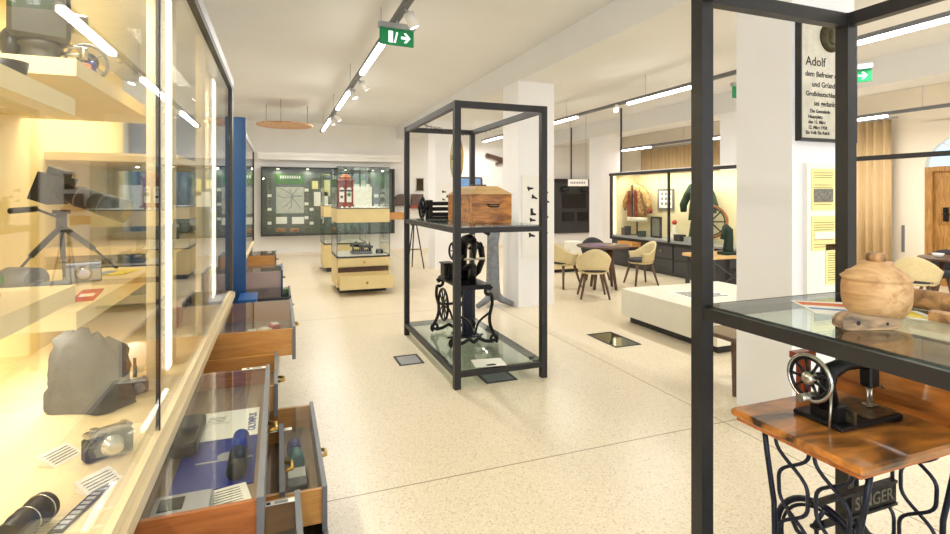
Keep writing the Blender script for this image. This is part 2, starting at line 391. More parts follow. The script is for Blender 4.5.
# hanging woven disc
c = pt(285,126,11.2); o = thing('hanging_disc','flat round woven disc hanging from the ceiling by thin wires','ceiling ornament',c)
MB().lathe([(.30,0),(.57,0),(.585,.015),(.57,.03),(.30,.03)],c,n=40).build('ring','disc',o)
b = MB().lathe([(.02,.005),(.29,.005),(.29,.025),(.02,.025)],c,n=30); b.build('centre','churn',o)
b = MB()
for a in (20,140,260): b.cyl(c+Vector((.5*math.cos(R(a)),.5*math.sin(R(a)),.03)), (c.x+.5*math.cos(R(a)),c.y+.5*math.sin(R(a)),CZ),.005,n=6)
b.build('wire','frame',o)

# ------------------------------------------------------------------ big steel display frames
def frame_case(x0,x1,y0,y1,H,zs,zb,label,w=.055, post='frame'):
    o = thing('glass_shelf_rack',label,'display rack',((x0+x1)/2,(y0+y1)/2,0))
    for x in (x0,x1-w):
        for y in (y0,y1-w): MB().box(x,x+w,y,y+w,0,H).build('post',post,o)
    for z,nm in ((H-w,'top_bar'),(zs-.045,'shelf_bar'),(zb-.045,'bottom_bar')):
        h = w if nm=='top_bar' else .045
        for y in (y0,y1-w): MB().box(x0+w,x1-w,y+.005,y+w-.005,z,z+h).build(nm,post,o)
        for x in (x0,x1-w): MB().box(x+.005,x+w-.005,y0+w,y1-w,z,z+h).build(nm,post,o)
    for z in (zs,zb): MB().box(x0+w*.4,x1-w*.4,y0+w,y1-w,z,z+.010).build('glass_shelf','gshelf',o)
    return o
FA = frame_case(1.36,2.22,4.06,5.91,2.39,1.335,.14,'tall dark steel frame in mid room holding shoemaker machine and box')
FB = frame_case(1.49,2.35,-.28,1.58,2.39,1.18,.06,'near dark steel frame at right holding sewing table and wooden vessel')

# wooden box on frame A shelf
zs=1.345
o = thing('machine_case','old brown wooden box with pale raised lid on the frame shelf','wooden box',(1.88,4.87,zs))
MB().bbox(1.68,2.08,4.5,5.24,zs,zs+.27,.006).build('body','crate',o)
b = MB(); v=[(1.67,4.49,zs+.27),(2.09,4.49,zs+.27),(2.09,5.25,zs+.27),(1.67,5.25,zs+.27),(1.78,4.62,zs+.35),(1.98,4.62,zs+.35),(1.98,5.12,zs+.35),(1.78,5.12,zs+.35)]
b.add(v,[(3,2,1,0),(4,5,6,7),(0,1,5,4),(1,2,6,5),(2,3,7,6),(3,0,4,7)]); b.build('lid','lid',o)
b = MB(); b.box(1.82,1.95,4.485,4.5,zs+.17,zs+.18); b.rings([(1.83,4.49,zs+.17),(1.84,4.47,zs+.155),(1.93,4.47,zs+.155),(1.94,4.49,zs+.17)],.006,8); b.build('handle','black',o)
b = MB().cyl((1.88,4.87,zs+.35),(1.88,4.87,zs+.36),.02); b.box(1.80,1.96,4.85,4.89,zs+.355,zs+.37); b.build('lid_handle','leg',o)
# wringer-like machine with wheel
o = thing('crank_machine','black iron roller machine with spoked wheel behind the wooden box','old machine',(1.62,5.6,zs))
b = MB().torus((1.50,5.62,zs+.125),.118,.013,(.9,-.5,0),28); 
for a in range(0,180,45): b.bar(Vector((1.50,5.62,zs+.125))+Vector((.486*math.cos(R(a)),.874*math.cos(R(a)),math.sin(R(a))))*.11,Vector((1.50,5.62,zs+.125))-Vector((.486*math.cos(R(a)),.874*math.cos(R(a)),math.sin(R(a))))*.11,.012)
b.cyl((1.46,5.64,zs+.125),(1.58,5.58,zs+.125),.022); b.build('wheel','black',o)
b = MB()
for z in (.05,.11,.17): b.cyl((1.55,5.62,zs+z),(1.95,5.62,zs+z),.022)
b.build('roller','black',o)
b = MB(); b.box(1.56,1.60,5.54,5.70,zs,zs+.21); b.box(1.92,1.96,5.54,5.70,zs,zs+.21); b.box(1.56,1.96,5.56,5.68,zs,zs+.025); b.build('stand','black',o)

# hanging hoop mirror with chain
o = thing('hanging_mirror','tall thin oval mirror hanging inside the steel frame top','mirror',(1.86,5.05,2.33))
c = Vector((1.60,4.72,1.955)); nr=Vector((.86,-.5,0))
nr = Vector((.985,.17,0))
b = MB(); u=nr.cross(Z).normalized(); b.rings([c+u*.12*math.cos(2*PI*i/36)+Z*.21*math.sin(2*PI*i/36) for i in range(36)],.008,8,closed=True); b.build('rim','brass',o)
b = MB(); b.prism([(.116*math.cos(2*PI*i/32),.206*math.sin(2*PI*i/32)) for i in range(32)],c-nr*.002,u,Z,.004); b.build('mirror_face','mirror',o)
def chain(b, pts, r=.011):
    pts=[Vector(p) for p in pts]
    for i in range(len(pts)-1):
        t=(pts[i+1]-pts[i]); L=t.length; t.normalize(); k=max(1,int(L/(r*2.6)))
        for j in range(k):
            m_=pts[i]+t*(L*(j+.5)/k); a=t.cross(Z).normalized() if j%2 else t.cross(t.cross(Z)).normalized()
            b.rings([m_+t*r*1.5*math.cos(q)+a*r*.9*math.sin(q) for q in [2*PI*n/8 for n in range(8)]],.0028,5,closed=True)
b = MB(); chain(b,[(1.39,5.3,2.39),(1.42,5.15,2.315),(1.50,4.95,2.27),(1.60,4.72,2.185)]); chain(b,[(1.60,4.72,2.185),(1.78,4.9,2.22),(2.0,5.0,2.27),(2.19,5.05,2.335)]); b.cyl((1.60,4.72,2.185),(1.60,4.72,2.165),.004); b.build('chain','rope',o)

# shoemaker's treadle machine inside frame A
zb=.15
def scroll(b, o, ux, uy, pts, r, n=8):
    o=Vector(o); b.rings([o+Vector(ux)*a+Vector(uy)*c_ for a,c_ in pts], r, n)
def smooth2(pts, k=5):
    out=[]; P=[Vector((*p,0)) for p in pts]; P=[P[0]]+P+[P[-1]]
    for i in range(1,len(P)-2):
        for j in range(k):
            t=j/k; a,b_,c,d_=P[i-1],P[i],P[i+1],P[i+2]
            q=.5*((2*b_)+(-a+c)*t+(2*a-5*b_+4*c-d_)*t*t+(-a+3*b_-3*c+d_)*t**3); out.append((q.x,q.y))
    out.append(tuple(P[-1][:2])); return out
def spiral(cx,cy,r0,r1,a0,a1,n=14): return [(cx+(r0+(r1-r0)*i/n)*math.cos(R(a0+(a1-a0)*i/n)), cy+(r0+(r1-r0)*i/n)*math.sin(R(a0+(a1-a0)*i/n))) for i in range(n+1)]
o = thing('shoemaker_machine','black cast iron treadle shoemaker machine with scrolled legs in mid frame','sewing machine',(1.77,5.0,zb))
for yy in (4.70,5.33):
    b = MB()
    for sx in (-1,1):
        prof = spiral(sx*.15,.52,.012,.045,0 if sx>0 else 180,(300 if sx>0 else -120),10)+[(sx*.185,.47),(sx*.19,.38),(sx*.165,.28),(sx*.17,.18),(sx*.21,.09),(sx*.245,.03)]
        scroll(b,(1.77,yy,zb+.01),X,Z,smooth2(prof,3),.017)
        scroll(b,(1.77,yy,zb+.01),X,Z,spiral(sx*.205,.045,.045,.012,-60 if sx>0 else 240,(-60+420) if sx>0 else 240-420,18),.015)
    scroll(b,(1.77,yy,zb+.01),X,Z,smooth2([(-.2,.02),(-.12,.03),(-.05,.06),(0,.03),(.05,.06),(.12,.03),(.2,.02)],4),.018)
    scroll(b,(1.77,yy,zb+.01),X,Z,smooth2([(-.16,.30),(-.05,.22),(0,.10),(.05,.22),(.16,.30)],4),.012)
    b.box(1.58,1.96,yy-.012,yy+.012,zb+.545,zb+.57)
    b.build('leg_frame','black',o)
b = MB(); b.box(1.60,1.94,4.68,5.35,zb+.57,zb+.59); b.build('table_plate','black',o)
b = MB(); b.bar((1.77,4.9,zb+.06),(1.77,4.9,zb+.57),.09,.05); b.build('column','blueiron',o)
b = MB()
for i in range(9): b.box(1.66,1.90,4.83+i*.028,4.845+i*.028,zb+.045,zb+.055)
b.box(1.66,1.68,4.83,5.07,zb+.04,zb+.06); b.box(1.88,1.90,4.83,5.07,zb+.04,zb+.06); b.cyl((1.58,4.95,zb+.035),(1.96,4.95,zb+.035),.01); b.build('pedal','blueiron',o)
b = MB(); b.torus((1.60,5.15,zb+.33),.16,.013,X,32,8)
for a in range(0,180,36): b.bar((1.60,5.15+.155*math.cos(R(a)),zb+.33+.155*math.sin(R(a))),(1.60,5.15-.155*math.cos(R(a)),zb+.33-.155*math.sin(R(a))),.012)
b.cyl((1.58,5.15,zb+.33),(1.80,5.15,zb+.33),.014); b.build('drive_wheel','black',o)
# head
hb = zb+.59
b = MB(); b.rings([(1.78,5.05,hb),(1.78,5.04,hb+.08),(1.77,5.02,hb+.2),(1.76,4.98,hb+.34),(1.76,4.92,hb+.42),(1.77,4.84,hb+.44),(1.79,4.76,hb+.42)],[.07,.045,.04,.045,.05,.045,.035],12)
b.rings([(1.79,4.76,hb+.42),(1.79,4.745,hb+.34),(1.79,4.74,hb+.25)],[.03,.028,.012],10)
b.rings([(1.78,5.0,hb+.06),(1.76,4.9,hb+.13),(1.77,4.82,hb+.17),(1.79,4.74,hb+.18)],[.05,.035,.028,.022],10); b.build('machine_arm','black',o)
b = MB(); 
for (p,r,nx) in (((1.66,5.0,hb+.30),.085,(1,.2,0)),((1.90,4.86,hb+.34),.05,(1,0,0)),((1.62,4.84,hb+.14),.06,(1,.3,0))):
    b.torus(p,r,.011,nx,24,6); p=Vector(p)
    for a in range(0,180,60): b.bar(p+Vector((0,math.cos(R(a)),math.sin(R(a))))*r,p-Vector((0,math.cos(R(a)),math.sin(R(a))))*r,.009)
    b.cyl(p,(1.77,p.y,p.z),.013)
b.build('hand_wheel','black',o)
b = MB(); b.lathe([(.02,0),(.035,.01),(.02,.03),(.02,.09),(.035,.10),(.02,.11)],(1.85,4.98,hb+.36)); b.cyl((1.70,4.79,hb+.24),(1.92,4.79,hb+.24),.012); b.cyl((1.79,4.74,hb+.25),(1.79,4.74,hb+.19),.004)
b.cyl((1.85,4.98,hb+.36),(1.78,4.95,hb+.38),.01); b.build('spool','steel',o)
b = MB(); b.rings([(1.84,4.98,hb+.02),(1.90,4.93,hb+.10),(1.93,4.88,hb+.22),(1.90,4.85,hb+.34),(1.82,4.83,hb+.40)],[.03,.035,.03,.035,.03],10); b.rings([(1.72,4.95,hb+.05),(1.66,4.9,hb+.10),(1.64,4.86,hb+.2),(1.70,4.88,hb+.28)],[.03,.03,.025,.03],10); b.rings([(1.79,4.80,hb),(1.79,4.78,hb+.10),(1.79,4.75,hb+.17)],[.04,.03,.025],10); b.build('side_mechanism','black',o)
b = MB(); b.box(1.60,1.72,5.12,5.30,hb,hb+.02)
for i in range(4): b.box(1.61+i*.028,1.62+i*.028,5.14,5.28,hb+.02,hb+.15)
b.box(1.60,1.72,5.12,5.30,hb+.15,hb+.165); b.build('tool_rack','black',o)
# paper under it
p = lv(488,363,.15)
o = thing('information_card','white leaflet lying on the lower glass of the mid frame','leaflet',(p.x,p.y,.15),R(-8))
MB().box(-.13,.14,-.10,.10,.001,.006).build('sheet','paper',o,world=False)
b = MB()
for i in range(4): b.box(-.04+i*.012,.06-i*.005,-.07-.0+i*.008,-.067+i*.008,.0062,.0068)
b.box(-.03,.05,-.09,-.055,.0062,.0068); b.build('print','ink',o,world=False)

# grey press standing beside pillar
o = thing('cast_iron_press','grey cast iron machine on splayed feet beside the middle white pillar','old machine',(2.93,7.0,0))
b = MB()
for a in (200,330,85): b.rings([(2.93,7.0,.22),(2.93+.12*math.cos(R(a)),7.0+.12*math.sin(R(a)),.10),(2.93+.30*math.cos(R(a)),7.0+.30*math.sin(R(a)),.03)],[.07,.05,.035],10)
b.rings([(2.93,7,.1),(2.93,7,.35),(2.93,7,.9),(2.95,7,1.15)],[.12,.10,.085,.10],14); b.build('base_column','castgrey',o)
b = MB(); b.rings([(2.95,7,1.15),(3.05,7,1.22),(3.10,7,1.32),(3.06,7,1.42),(2.9,7,1.46),(2.72,6.98,1.42),(2.66,6.98,1.33)],[.06,.05,.045,.045,.05,.05,.04],12); b.build('neck','castgrey',o)
b = MB(); b.rings([(2.9,7,1.05),(2.75,6.98,1.12),(2.62,6.97,1.12)],[.05,.04,.03],10); b.cyl((2.66,6.98,1.33),(2.66,6.98,1.2),.02); b.torus((2.8,6.9,1.25),.09,.012,(0,1,0),20,6); b.cyl((2.8,6.9,1.25),(2.9,7,1.2),.015); b.build('work_arm','black',o)

# ------------------------------------------------------------------ treadle sewing table in frame B
zt=.80; zf=.07
o = thing('treadle_sewing_table','polished brown sewing table on lattice iron treadle base in near frame','sewing table',(1.95,1.26,zf))
b = MB(); b.bbox(1.60,2.40,1.02,1.50,zt-.028,zt,.007); b.build('tabletop','table',o)
MB().bbox(1.615,2.385,1.035,1.485,zt-.045,zt-.028,.004).build('edge_moulding','orangewood',o)
def lattice(x):
    b = MB(); yc=1.235; w=.17; h0=zf+.04; H=zt-.05-h0
    for s in (-1,1):
        b.rings([(x,yc+s*w*f,h0+H*t) for t,f in ((0,1.05),(.15,.95),(.4,.82),(.6,.84),(.85,1.0),(1,1.08))],.0095,8)
        b.rings([(x,yc+s*w*1.05,h0),(x,yc+s*w*1.2,h0-.02),(x,yc+s*w*1.3,h0-.03)],[.012,.014,.01],8)
    # wavy criss-cross bars
    n=44
    for c0,sg in ((-.42,1),(-.42,-1),(.42,1),(.42,-1)):
        b.rings([(x+.004*sg,yc+w*(c0+.40*sg*math.sin(3.5*PI*i/n)+.05*math.sin(10.5*PI*i/n)*sg)*(.92+.1*abs(i/n-.5)*2),h0+H*i/n) for i in range(n+1)],.0065,6)
    b.box(x-.008,x+.008,yc-w,yc+w,zt-.06,zt-.045); b.box(x-.007,x+.007,yc-w,yc+w,h0+.0,h0+.015)
    return b
for x in (1.68,2.12): lattice(x).build('side_frame','blueiron',o)
b = MB(); b.box(1.87,2.11,1.23,1.245,.48,.56); b.box(1.69,2.11,1.225,1.25,.475,.485); b.box(1.69,2.11,1.225,1.25,.555,.565); b.rings([(1.69,1.237,.3),(1.9,1.237,.44),(2.11,1.237,.3)],.012,8); b.build('cross_brace','black',o)
text('brace_lettering','SINGER','bronzelet',.062,(1.885,1.229,.50),X,Z,o,bold=.0005)
b = MB(); c=Vector((1.76,1.26,.36)); b.torus(c,.17,.011,X,40,8); b.torus(c,.15,.006,X,40,6)
for a in range(0,360,60):
    q=Vector((0,math.cos(R(a)),math.sin(R(a)))); q2=Vector((0,math.cos(R(a+35)),math.sin(R(a+35)))); b.rings([c+q*.02,c+(q+q2)*.05,c+q2*.165],.008,6)
b.cyl(c-X*.08,c+X*.1,.012); b.build('flywheel','blueiron',o)
b = MB()
for i in range(10): b.box(1.80+i*.026,1.814+i*.026,1.12,1.36,.13,.142)
b.box(1.79,2.06,1.11,1.125,.125,.145); b.box(1.79,2.06,1.355,1.37,.125,.145); b.cyl((1.68,1.24,.125),(2.12,1.24,.125),.009); b.bar((1.80,1.26,.14),(1.80,1.26,.36),.014,.01); b.build('pedal','black',o)
b = MB(); ring=[(math.cos(PI*i/12)*.115,math.sin(PI*i/12)*.27) for i in range(13)]
b.prism(ring,(2.275,1.49,zt),X,Z,.47) ; b.build('bent_wood_cover','flap',o)
MB().box(1.93,1.975,1.455,1.485,zt,zt+.16).build('hinge_post','redwood',o)
MB().box(1.90,2.01,1.46,1.49,zt+.16,zt+.185).build('hinge_cap','redwood',o)
# machine
zm=zt
o = thing('sewing_machine','old black sewing machine with spoked steel handwheel on brown table','sewing machine',(1.94,1.29,zm))
b = MB(); b.bbox(1.776,2.10,1.2,1.38,zm,zm+.018,.004); b.build('bed_plate','black',o)
b = MB(); b.box(1.80,1.86,1.23,1.33,zm+.018,zm+.07); b.rings([(1.83,1.285,zm+.05),(1.825,1.285,zm+.13),(1.835,1.285,zm+.175),(1.91,1.285,zm+.192),(1.99,1.285,zm+.187),(2.055,1.285,zm+.175)],[.035,.026,.03,.024,.02,.024],14)
b.bbox(2.025,2.075,1.262,1.308,zm+.095,zm+.20,.006); b.build('arm','black',o)
b = MB(); c=Vector((1.735,1.285,zm+.165)); b.torus(c,.078,.0065,X,44,10); b.build('handwheel_rim','chrome',o)
b = MB()
for a in range(0,360,40):
    q=Vector((0,math.cos(R(a)),math.sin(R(a)))); b.rings([c+q*.018,c+q*.045,c+q*.073],[.007,.0045,.006],6)
b.torus(c,.068,.006,X,36,6); b.cyl(c,(1.83,1.285,zm+.165),.014); b.build('handwheel_spokes','black',o)
b = MB(); b.lathe([(.0,-.022),(.015,-.02),(.022,-.01),(.024,.012)],c,'X'); b.build('hub','steel',o)
b = MB(); b.cyl((2.04,1.285,zm+.097),(2.04,1.285,zm+.02),.004); b.cyl((2.06,1.285,zm+.095),(2.06,1.285,zm+.03),.005); b.box(2.035,2.07,1.268,1.302,zm+.026,zm+.032); b.build('needle_bar','steel',o)
MB().cyl((2.073,1.285,zm+.12),(2.105,1.27,zm+.085),.004).build('lever','steel',o)
MB().cyl((1.905,1.285,zm+.205),(1.905,1.285,zm+.245),.003).build('spool_pin','steel',o)
MB().cyl((1.69,1.285,zm+.10),(1.76,1.285,zm+.10),.014).build('bobbin_winder','steel',o)
b = MB(); b.bbox(1.93,2.09,1.21,1.37,zm+.0185,zm+.021,.001); b.box(1.84,1.85,1.2,1.24,zm+.018,zm+.06); b.build('slide_plate','wornplate',o)
b = MB(); b.cyl((1.765,1.235,zm),(1.79,1.245,zm+.12),.004); b.build('belt_guard','steel',o)

# ------------------------------------------------------------------ things on the near glass shelf
zg=1.191
c=(1.90,1.17,zg)
o = thing('wooden_churn','pale turned wooden vessel with stopper on the near glass shelf','wooden vessel',c)
MB().lathe([(.045,0),(.075,.006),(.092,.03),(.098,.06),(.099,.10),(.097,.118),(.094,.121),(.096,.125),(.1,.13),(.102,.134),(.096,.139),(.085,.148),(.086,.151),(.07,.158),(.052,.172),(.047,.178),(.05,.182),(.047,.188),(.03,.189)],c,n=40).build('body','churn',o)
MB().lathe([(.028,.185),(.029,.205),(.026,.214),(.02,.216)],c,n=24).build('stopper','oldwood',o)
p=Vector((1.70,1.075,zg))
o = thing('wooden_shuttle','grey brown carved wooden block with two holes in front of vessel','wooden tool',p,R(-16))
MB().prism(smooth2([(-.095,.012),(-.09,.036),(-.06,.05),(-.02,.045),(.03,.036),(.085,.032),(.095,.018),(.085,.002),(.03,0),(-.05,0),(-.085,.003),(-.095,.012)],3),(0,.022,0),X,Z,.045).build('block','clamp',o,world=False)
b = MB(); b.cyl((-.045,-.0235,.022),(-.045,.0,.022),.007); b.cyl((.05,-.0235,.018),(.05,0,.018),.005); b.build('hole','ink',o,world=False)
o = thing('leaflet','white leaflet with orange print lying beneath the wooden vessel','leaflet',(1.9,1.3,zg))
MB().prism([(1.87,1.46),(1.76,1.28),(1.90,1.13),(2.10,1.32)],(0,0,zg),X,Y,.0015).build('sheet','paper',o)
MB().prism([(1.868,1.44),(1.84,1.39),(1.95,1.30),(1.99,1.34)],(0,0,zg+.0016),X,Y,.0006).build('orange_print','orange',o)
MB().prism([(1.815,1.35),(1.80,1.325),(1.88,1.25),(1.90,1.27)],(0,0,zg+.0016),X,Y,.0006).build('blue_print','lblue',o)
o = thing('yellow_leaflet','yellow and white folded leaflet right of the wooden vessel','leaflet',(2.02,1.15,zg))
MB().prism([(1.985,1.24),(2.12,1.17),(2.02,1.02),(1.98,1.10)],(0,0,zg),X,Y,.0015).build('sheet','paper',o)
MB().prism([(2.0,1.22),(2.09,1.17),(2.01,1.06),(1.99,1.11)],(0,0,zg+.0016),X,Y,.0006).build('yellow_print','yellow',o)
o = thing('wooden_mallet','big weathered wooden log tool lying at right of glass shelf','wooden tool',(2.15,.95,zg))
b = MB(); b.rings([(2.20,1.30,zg+.035),(2.17,1.2,zg+.037),(2.19,1.0,zg+.036),(2.20,.8,zg+.034),(2.2,.6,zg+.036)],[.03,.036,.034,.033,.034],14); b.build('log','oldwood',o)
b = MB(); b.prism([(0,0),(.03,-.002),(.06,0),(.06,.028),(.03,.034),(0,.03)],(1.995,.45,zg+.001),X,Z,-.62); b.build('beam','oldwood',o)
b = MB(); b.bar((2.17,1.02,zg+.05),(2.12,.88,zg+.17),.045,.03); b.build('peg','oldwood',o)
o = thing('teal_ball','small teal ball at right edge of the near glass shelf','ball',(1.82,.85,zg)); MB().ball((1.82,.86,zg+.03),.03).build('ball','teal',o)
o['label']='small teal ball at far right edge of the near glass shelf'

# ------------------------------------------------------------------ pillar boards and plaque
y=2.567
def qx(px): 
    u=(px-475)/520; return y*(.3543+.9351*u)/(.9351-.3543*u)
xa,xb=qx(796),qx(850)
o = thing('stone_plaque','mottled stone plaque with bronze medallion and black lettering on pillar','plaque',((xa+xb)/2,y,1.96))
MB().box(xa,xb,y-.04,y,2.0,2.88).build('slab','stone',o)
b = MB(); b.box(xa-.01,xa,y-.045,y,1.98,2.89); b.box(xb,xb+.01,y-.045,y,1.98,2.89); b.box(xa,xb,y-.045,y,1.98,2.0); b.box(xa,xb,y-.045,y,2.88,2.89); b.build('frame','frame',o)
cx=(xa+xb)/2
b = MB().lathe([(.002,-.062),(.07,-.056),(.10,-.05),(.105,-.04)],(cx+.01,y,2.71),'Y',n=36); b.ball((cx+.01,y-.055,2.71),.045,.014,.06); b.build('medallion','bronze',o)
tx=[('Adolf',.088,2.50,xa+.04),('dem Befreier der',.052,2.425,xa+.035),('und Gründer',.052,2.355,xa+.10),('Großdeutschlands',.047,2.29,xa+.04),('sei gedankt',.05,2.225,xa+.12),
    ('Die Gemeinde',.034,2.175,xa+.08),('Hauptplatz',.032,2.137,xa+.065),('den 13. März',.032,2.10,xa+.065),('12. März 1938',.032,2.063,xa+.065),('Ein Volk Ein Reich',.032,2.027,xa+.04)]
for t,s_,z,x in tx: text('lettering',t,'ink',s_,(x,y-.0405,z),X,Z,o,bold=.001)
# shadow-gap board with yellow papers
x0=qx(803); x1=3.90
o = thing('notice_board','white panel with pale yellow text sheets and photo on pillar','notice board',((x0+x1)/2,y,.7))
MB().box(x0,x1,y-.03,y,.92,1.83).build('panel','white',o)
def sheet(px0,px1,z0,z1,parent,m='ypaper'):
    a,c=qx(px0),qx(px1); MB().box(a,c,y-.034,y-.0305,z0,z1).build('paper_sheet',m,parent)
    b=MB(); zz=z1-.03
    while zz>z0+.02:
        if random.random()<.8: b.box(a+.02,c-.02-random.random()*.02,y-.0352,y-.034,zz,zz+.004)
        zz-=.017
    return b,a,c
b,a,c=sheet(807,830,1.50,1.79,o); b.build('print','oldwood',o); MB().box(a+.02,c-.02,y-.037,y-.0353,1.56,1.65).build('photograph','photo',o)
b,a,c=sheet(807,832,1.22,1.46,o); b.build('print','oldwood',o); MB().box(a+.03,c-.02,y-.037,y-.0353,1.30,1.35).build('caption_card','paper',o)
b,a,c=sheet(821,848,.98,1.26,o); b.build('print','oldwood',o)
b,a,c=sheet(833,848,1.30,1.79,o); b.build('print','oldwood',o)

# boot silhouettes panel on the middle pillar
boot=[(0,0),(.12,0),(.135,.02),(.12,.035),(.08,.05),(.06,.07),(.06,.14),(.0,.14),(.005,.05)]
shoe=[(0,0),(.02,0),(.03,.015),(.12,.0),(.13,.015),(.10,.04),(.05,.06),(.03,.09),(.0,.085)]
def boots(x0,x1,yy,z0,z1,spots,label,nm='shoe_panel'):
    o = thing(nm,label,'poster panel',((x0+x1)/2,yy,z0))
    MB().box(x0,x1,yy-.02,yy-.002,z0,z1).build('panel','white',o)
    for (x,z,k,s,a) in spots:
        pl=[((p[0]*.72*math.cos(a)-p[1]*.72*math.sin(a))*s,(p[0]*.72*math.sin(a)+p[1]*.72*math.cos(a))*s) for p in (boot if k else shoe)]
        MB().prism(pl,(x,yy-.0205,z),X,Z,.0015).build('boot_silhouette','ink',o)
boots(3.27,3.77,6.745,.70,1.90,[(3.37,1.67,0,1,.4),(3.42,1.56,0,1,-.1),(3.40,1.32,1,1,0),(3.40,1.22,0,1,.2),(3.38,1.0,0,1.1,.1),(3.60,1.62,1,1,.2),(3.62,1.50,0,1,0),(3.60,1.28,1,1,0),(3.60,1.05,1,.9,0)],'white panel with black boot and shoe silhouettes on middle pillar')
boots(3.28,3.70,10.9,1.35,1.88,[(3.36,1.66,0,1,.2),(3.45,1.56,0,1,-.1),(3.36,1.5,0,.8,0)],'small white panel with shoe silhouettes on the farthest pillar')

# ------------------------------------------------------------------ left long display case
o = thing('display_case','long cream glass wall case with lit shelves and open drawers at left','display case',(-.7,2,0)); LC=o
XF=-.35
MB().box(-1.13,-1.08,-.5,4.55,.0,2.56).build('back_panel','casewall',o)
MB().box(-1.08,XF+.02,-.5,4.55,2.46,2.52).build('top_panel','lgrey',o)
MB().box(XF-.01,XF+.02,-.5,4.55,2.425,2.46).build('top_rail','frame',o)
MB().box(-1.08,XF-.03,-.5,4.55,.80,.855).build('case_floor','cream',o)
b = MB(); b.box(XF-.03,XF+.012,-.5,4.55,.80,.868); b.box(XF+.012,XF+.03,-.5,4.55,.80,.84); b.build('sill','cream2',o)
MB().box(-1.08,XF-.03,-.5,4.55,.08,.12).build('base_plate','grey',o)
MB().box(-1.08,XF-.05,-.5,4.55,0,.08).build('plinth','dgrey',o)
for a in (-.5,2.95,4.50): MB().box(-1.08,XF-.02,a,a+.04,.12,.80).build('base_upright','lgrey',o)
b = MB(); b.box(XF-.03,XF+.018,4.42,4.55,.868,2.425); b.build('end_post','frame',o)
b = MB(); b.box(-1.08,XF-.02,4.535,4.545,.86,2.46); b.build('end_glass','glass',o)
edges=[-.5,1.87,3.07,4.42]
for a,c in zip(edges,edges[1:]): MB().box(XF-.004,XF+.004,a+.004,c-.004,.868,2.425).build('glass_door','caseglass',o)
MB().box(XF-.006,XF+.006,1.866,1.874,.868,2.425).build('door_seal','frame',o)
MB().box(XF-.045,XF-.015,3.0,3.12,.868,2.425).build('upright_profile','cream2',o)
MB().box(-.47,-.44,2.30,2.74,.856,2.455).build('upright_profile','cream2',o)
MB().box(-.44,-.43,2.50,2.575,.87,2.44).build('led_strip','ledcase',o)
MB().box(-.47,-.44,3.95,4.48,.856,2.455).build('upright_profile','cream2',o)
MB().box(-.44,-.43,4.14,4.28,.87,2.44).build('led_strip','ledcase',o)
for nm,(a,c,x,z0,z1) in (('near_top',(-.45,1.49,-.45,1.79,1.83)),('top',(1.83,2.91,-.55,1.95,2.0)),('near_low',(-.45,1.49,-.45,1.35,1.39)),('low',(1.83,2.91,-.55,1.21,1.262)),('a',(3.15,4.45,-.50,1.30,1.34)),('b',(3.15,4.45,-.50,1.78,1.82))):
    MB().box(-1.08,x,a,c,z0,z1).build('shelf','cream',o)
light_area('case_light',(-.62,1.2,2.40),.08,2.6,42,(1,.93,.78)); light_area('case_light',(-.62,3.6,2.40),.08,1.4,26,(1,.93,.78))
light_area('case_light',(-.75,1.0,1.33),.05,.9,6,(1,.93,.78)); light_area('case_light',(-.75,2.4,1.19),.05,.9,6,(1,.93,.78))

def drawer(parent,xi,xo,y0,y1,z0,z1,front='grey',side='oak',glass=True,tray='tray',handle=True,ledge=0):
    b = MB(); b.box(xi,xo-.018,y0,y0+.015,z0,z1); b.box(xi,xo-.018,y1-.015,y1,z0,z1); b.box(xi,xi+.015,y0+.015,y1-.015,z0,z1)
    o = b.build('drawer',side,parent)
    MB().box(xi+.015,xo-.018,y0+.015,y1-.015,z0+.01,z0+.02).build('tray_base',tray,o)
    MB().box(xo-.018,xo,y0-.01,y1+.01,z0-.025,z1+.012).build('drawer_front',front,o)
    if glass: MB().box(xi+.004,xo-.019,y0+.003,y1-.003,z1+.001,z1+.006).build('glass_lid','lid_glass',o)
    if handle:
        ym=(y0+y1)/2; zz=(z0+z1)/2
        m=MB(); m.rings([(xo,ym-.035,zz),(xo+.028,ym-.025,zz),(xo+.028,ym+.025,zz),(xo,ym+.035,zz)],.008,8); m.build('handle','brass',o)
    return o
drawer(LC,-.38,.10,3.33,4.24,.64,.80)                                # 1 orange
drawer(LC,-.37,-.035,1.49,2.63,.705,.795,side='orangedull')           # brochure drawer
drawer(LC,-.40,.022,1.86,2.40,.52,.60,side='oak',glass=False)
drawer(LC,-.40,.175,2.05,2.90,.36,.49)
drawer(LC,-.40,.068,.75,1.80,.50,.62)
drawer(LC,-.40,.178,1.2,2.42,.21,.32)
drawer(LC,-.40,-.0,2.70,3.25,.56,.68,side='oak',glass=False)
def strip(x,y0,z,rz,label):
    o = thing('paper_label',label,'label',(x,y0,z),rz,'paper labels on the drawer rims')
    MB().box(-.055,.055,-.012,.012,0,.0012).build('strip','paper',o,world=False)
    b=MB(); b.box(-.035,-.022,-.007,.007,.0013,.0018)
    for i in range(3): b.box(-.01,.03,-.006+i*.005,-.0045+i*.005,.0013,.0018)
    b.build('print','ink',o,world=False)
strip(-.10,2.615,.802,0,'white paper label on far rim of the brochure drawer')
strip(-.0,2.37,.6002,0,'white paper label on rim of the narrow middle drawer')
strip(-.0,1.765,.6271,0,'white paper label on rim of the lowest near drawer')

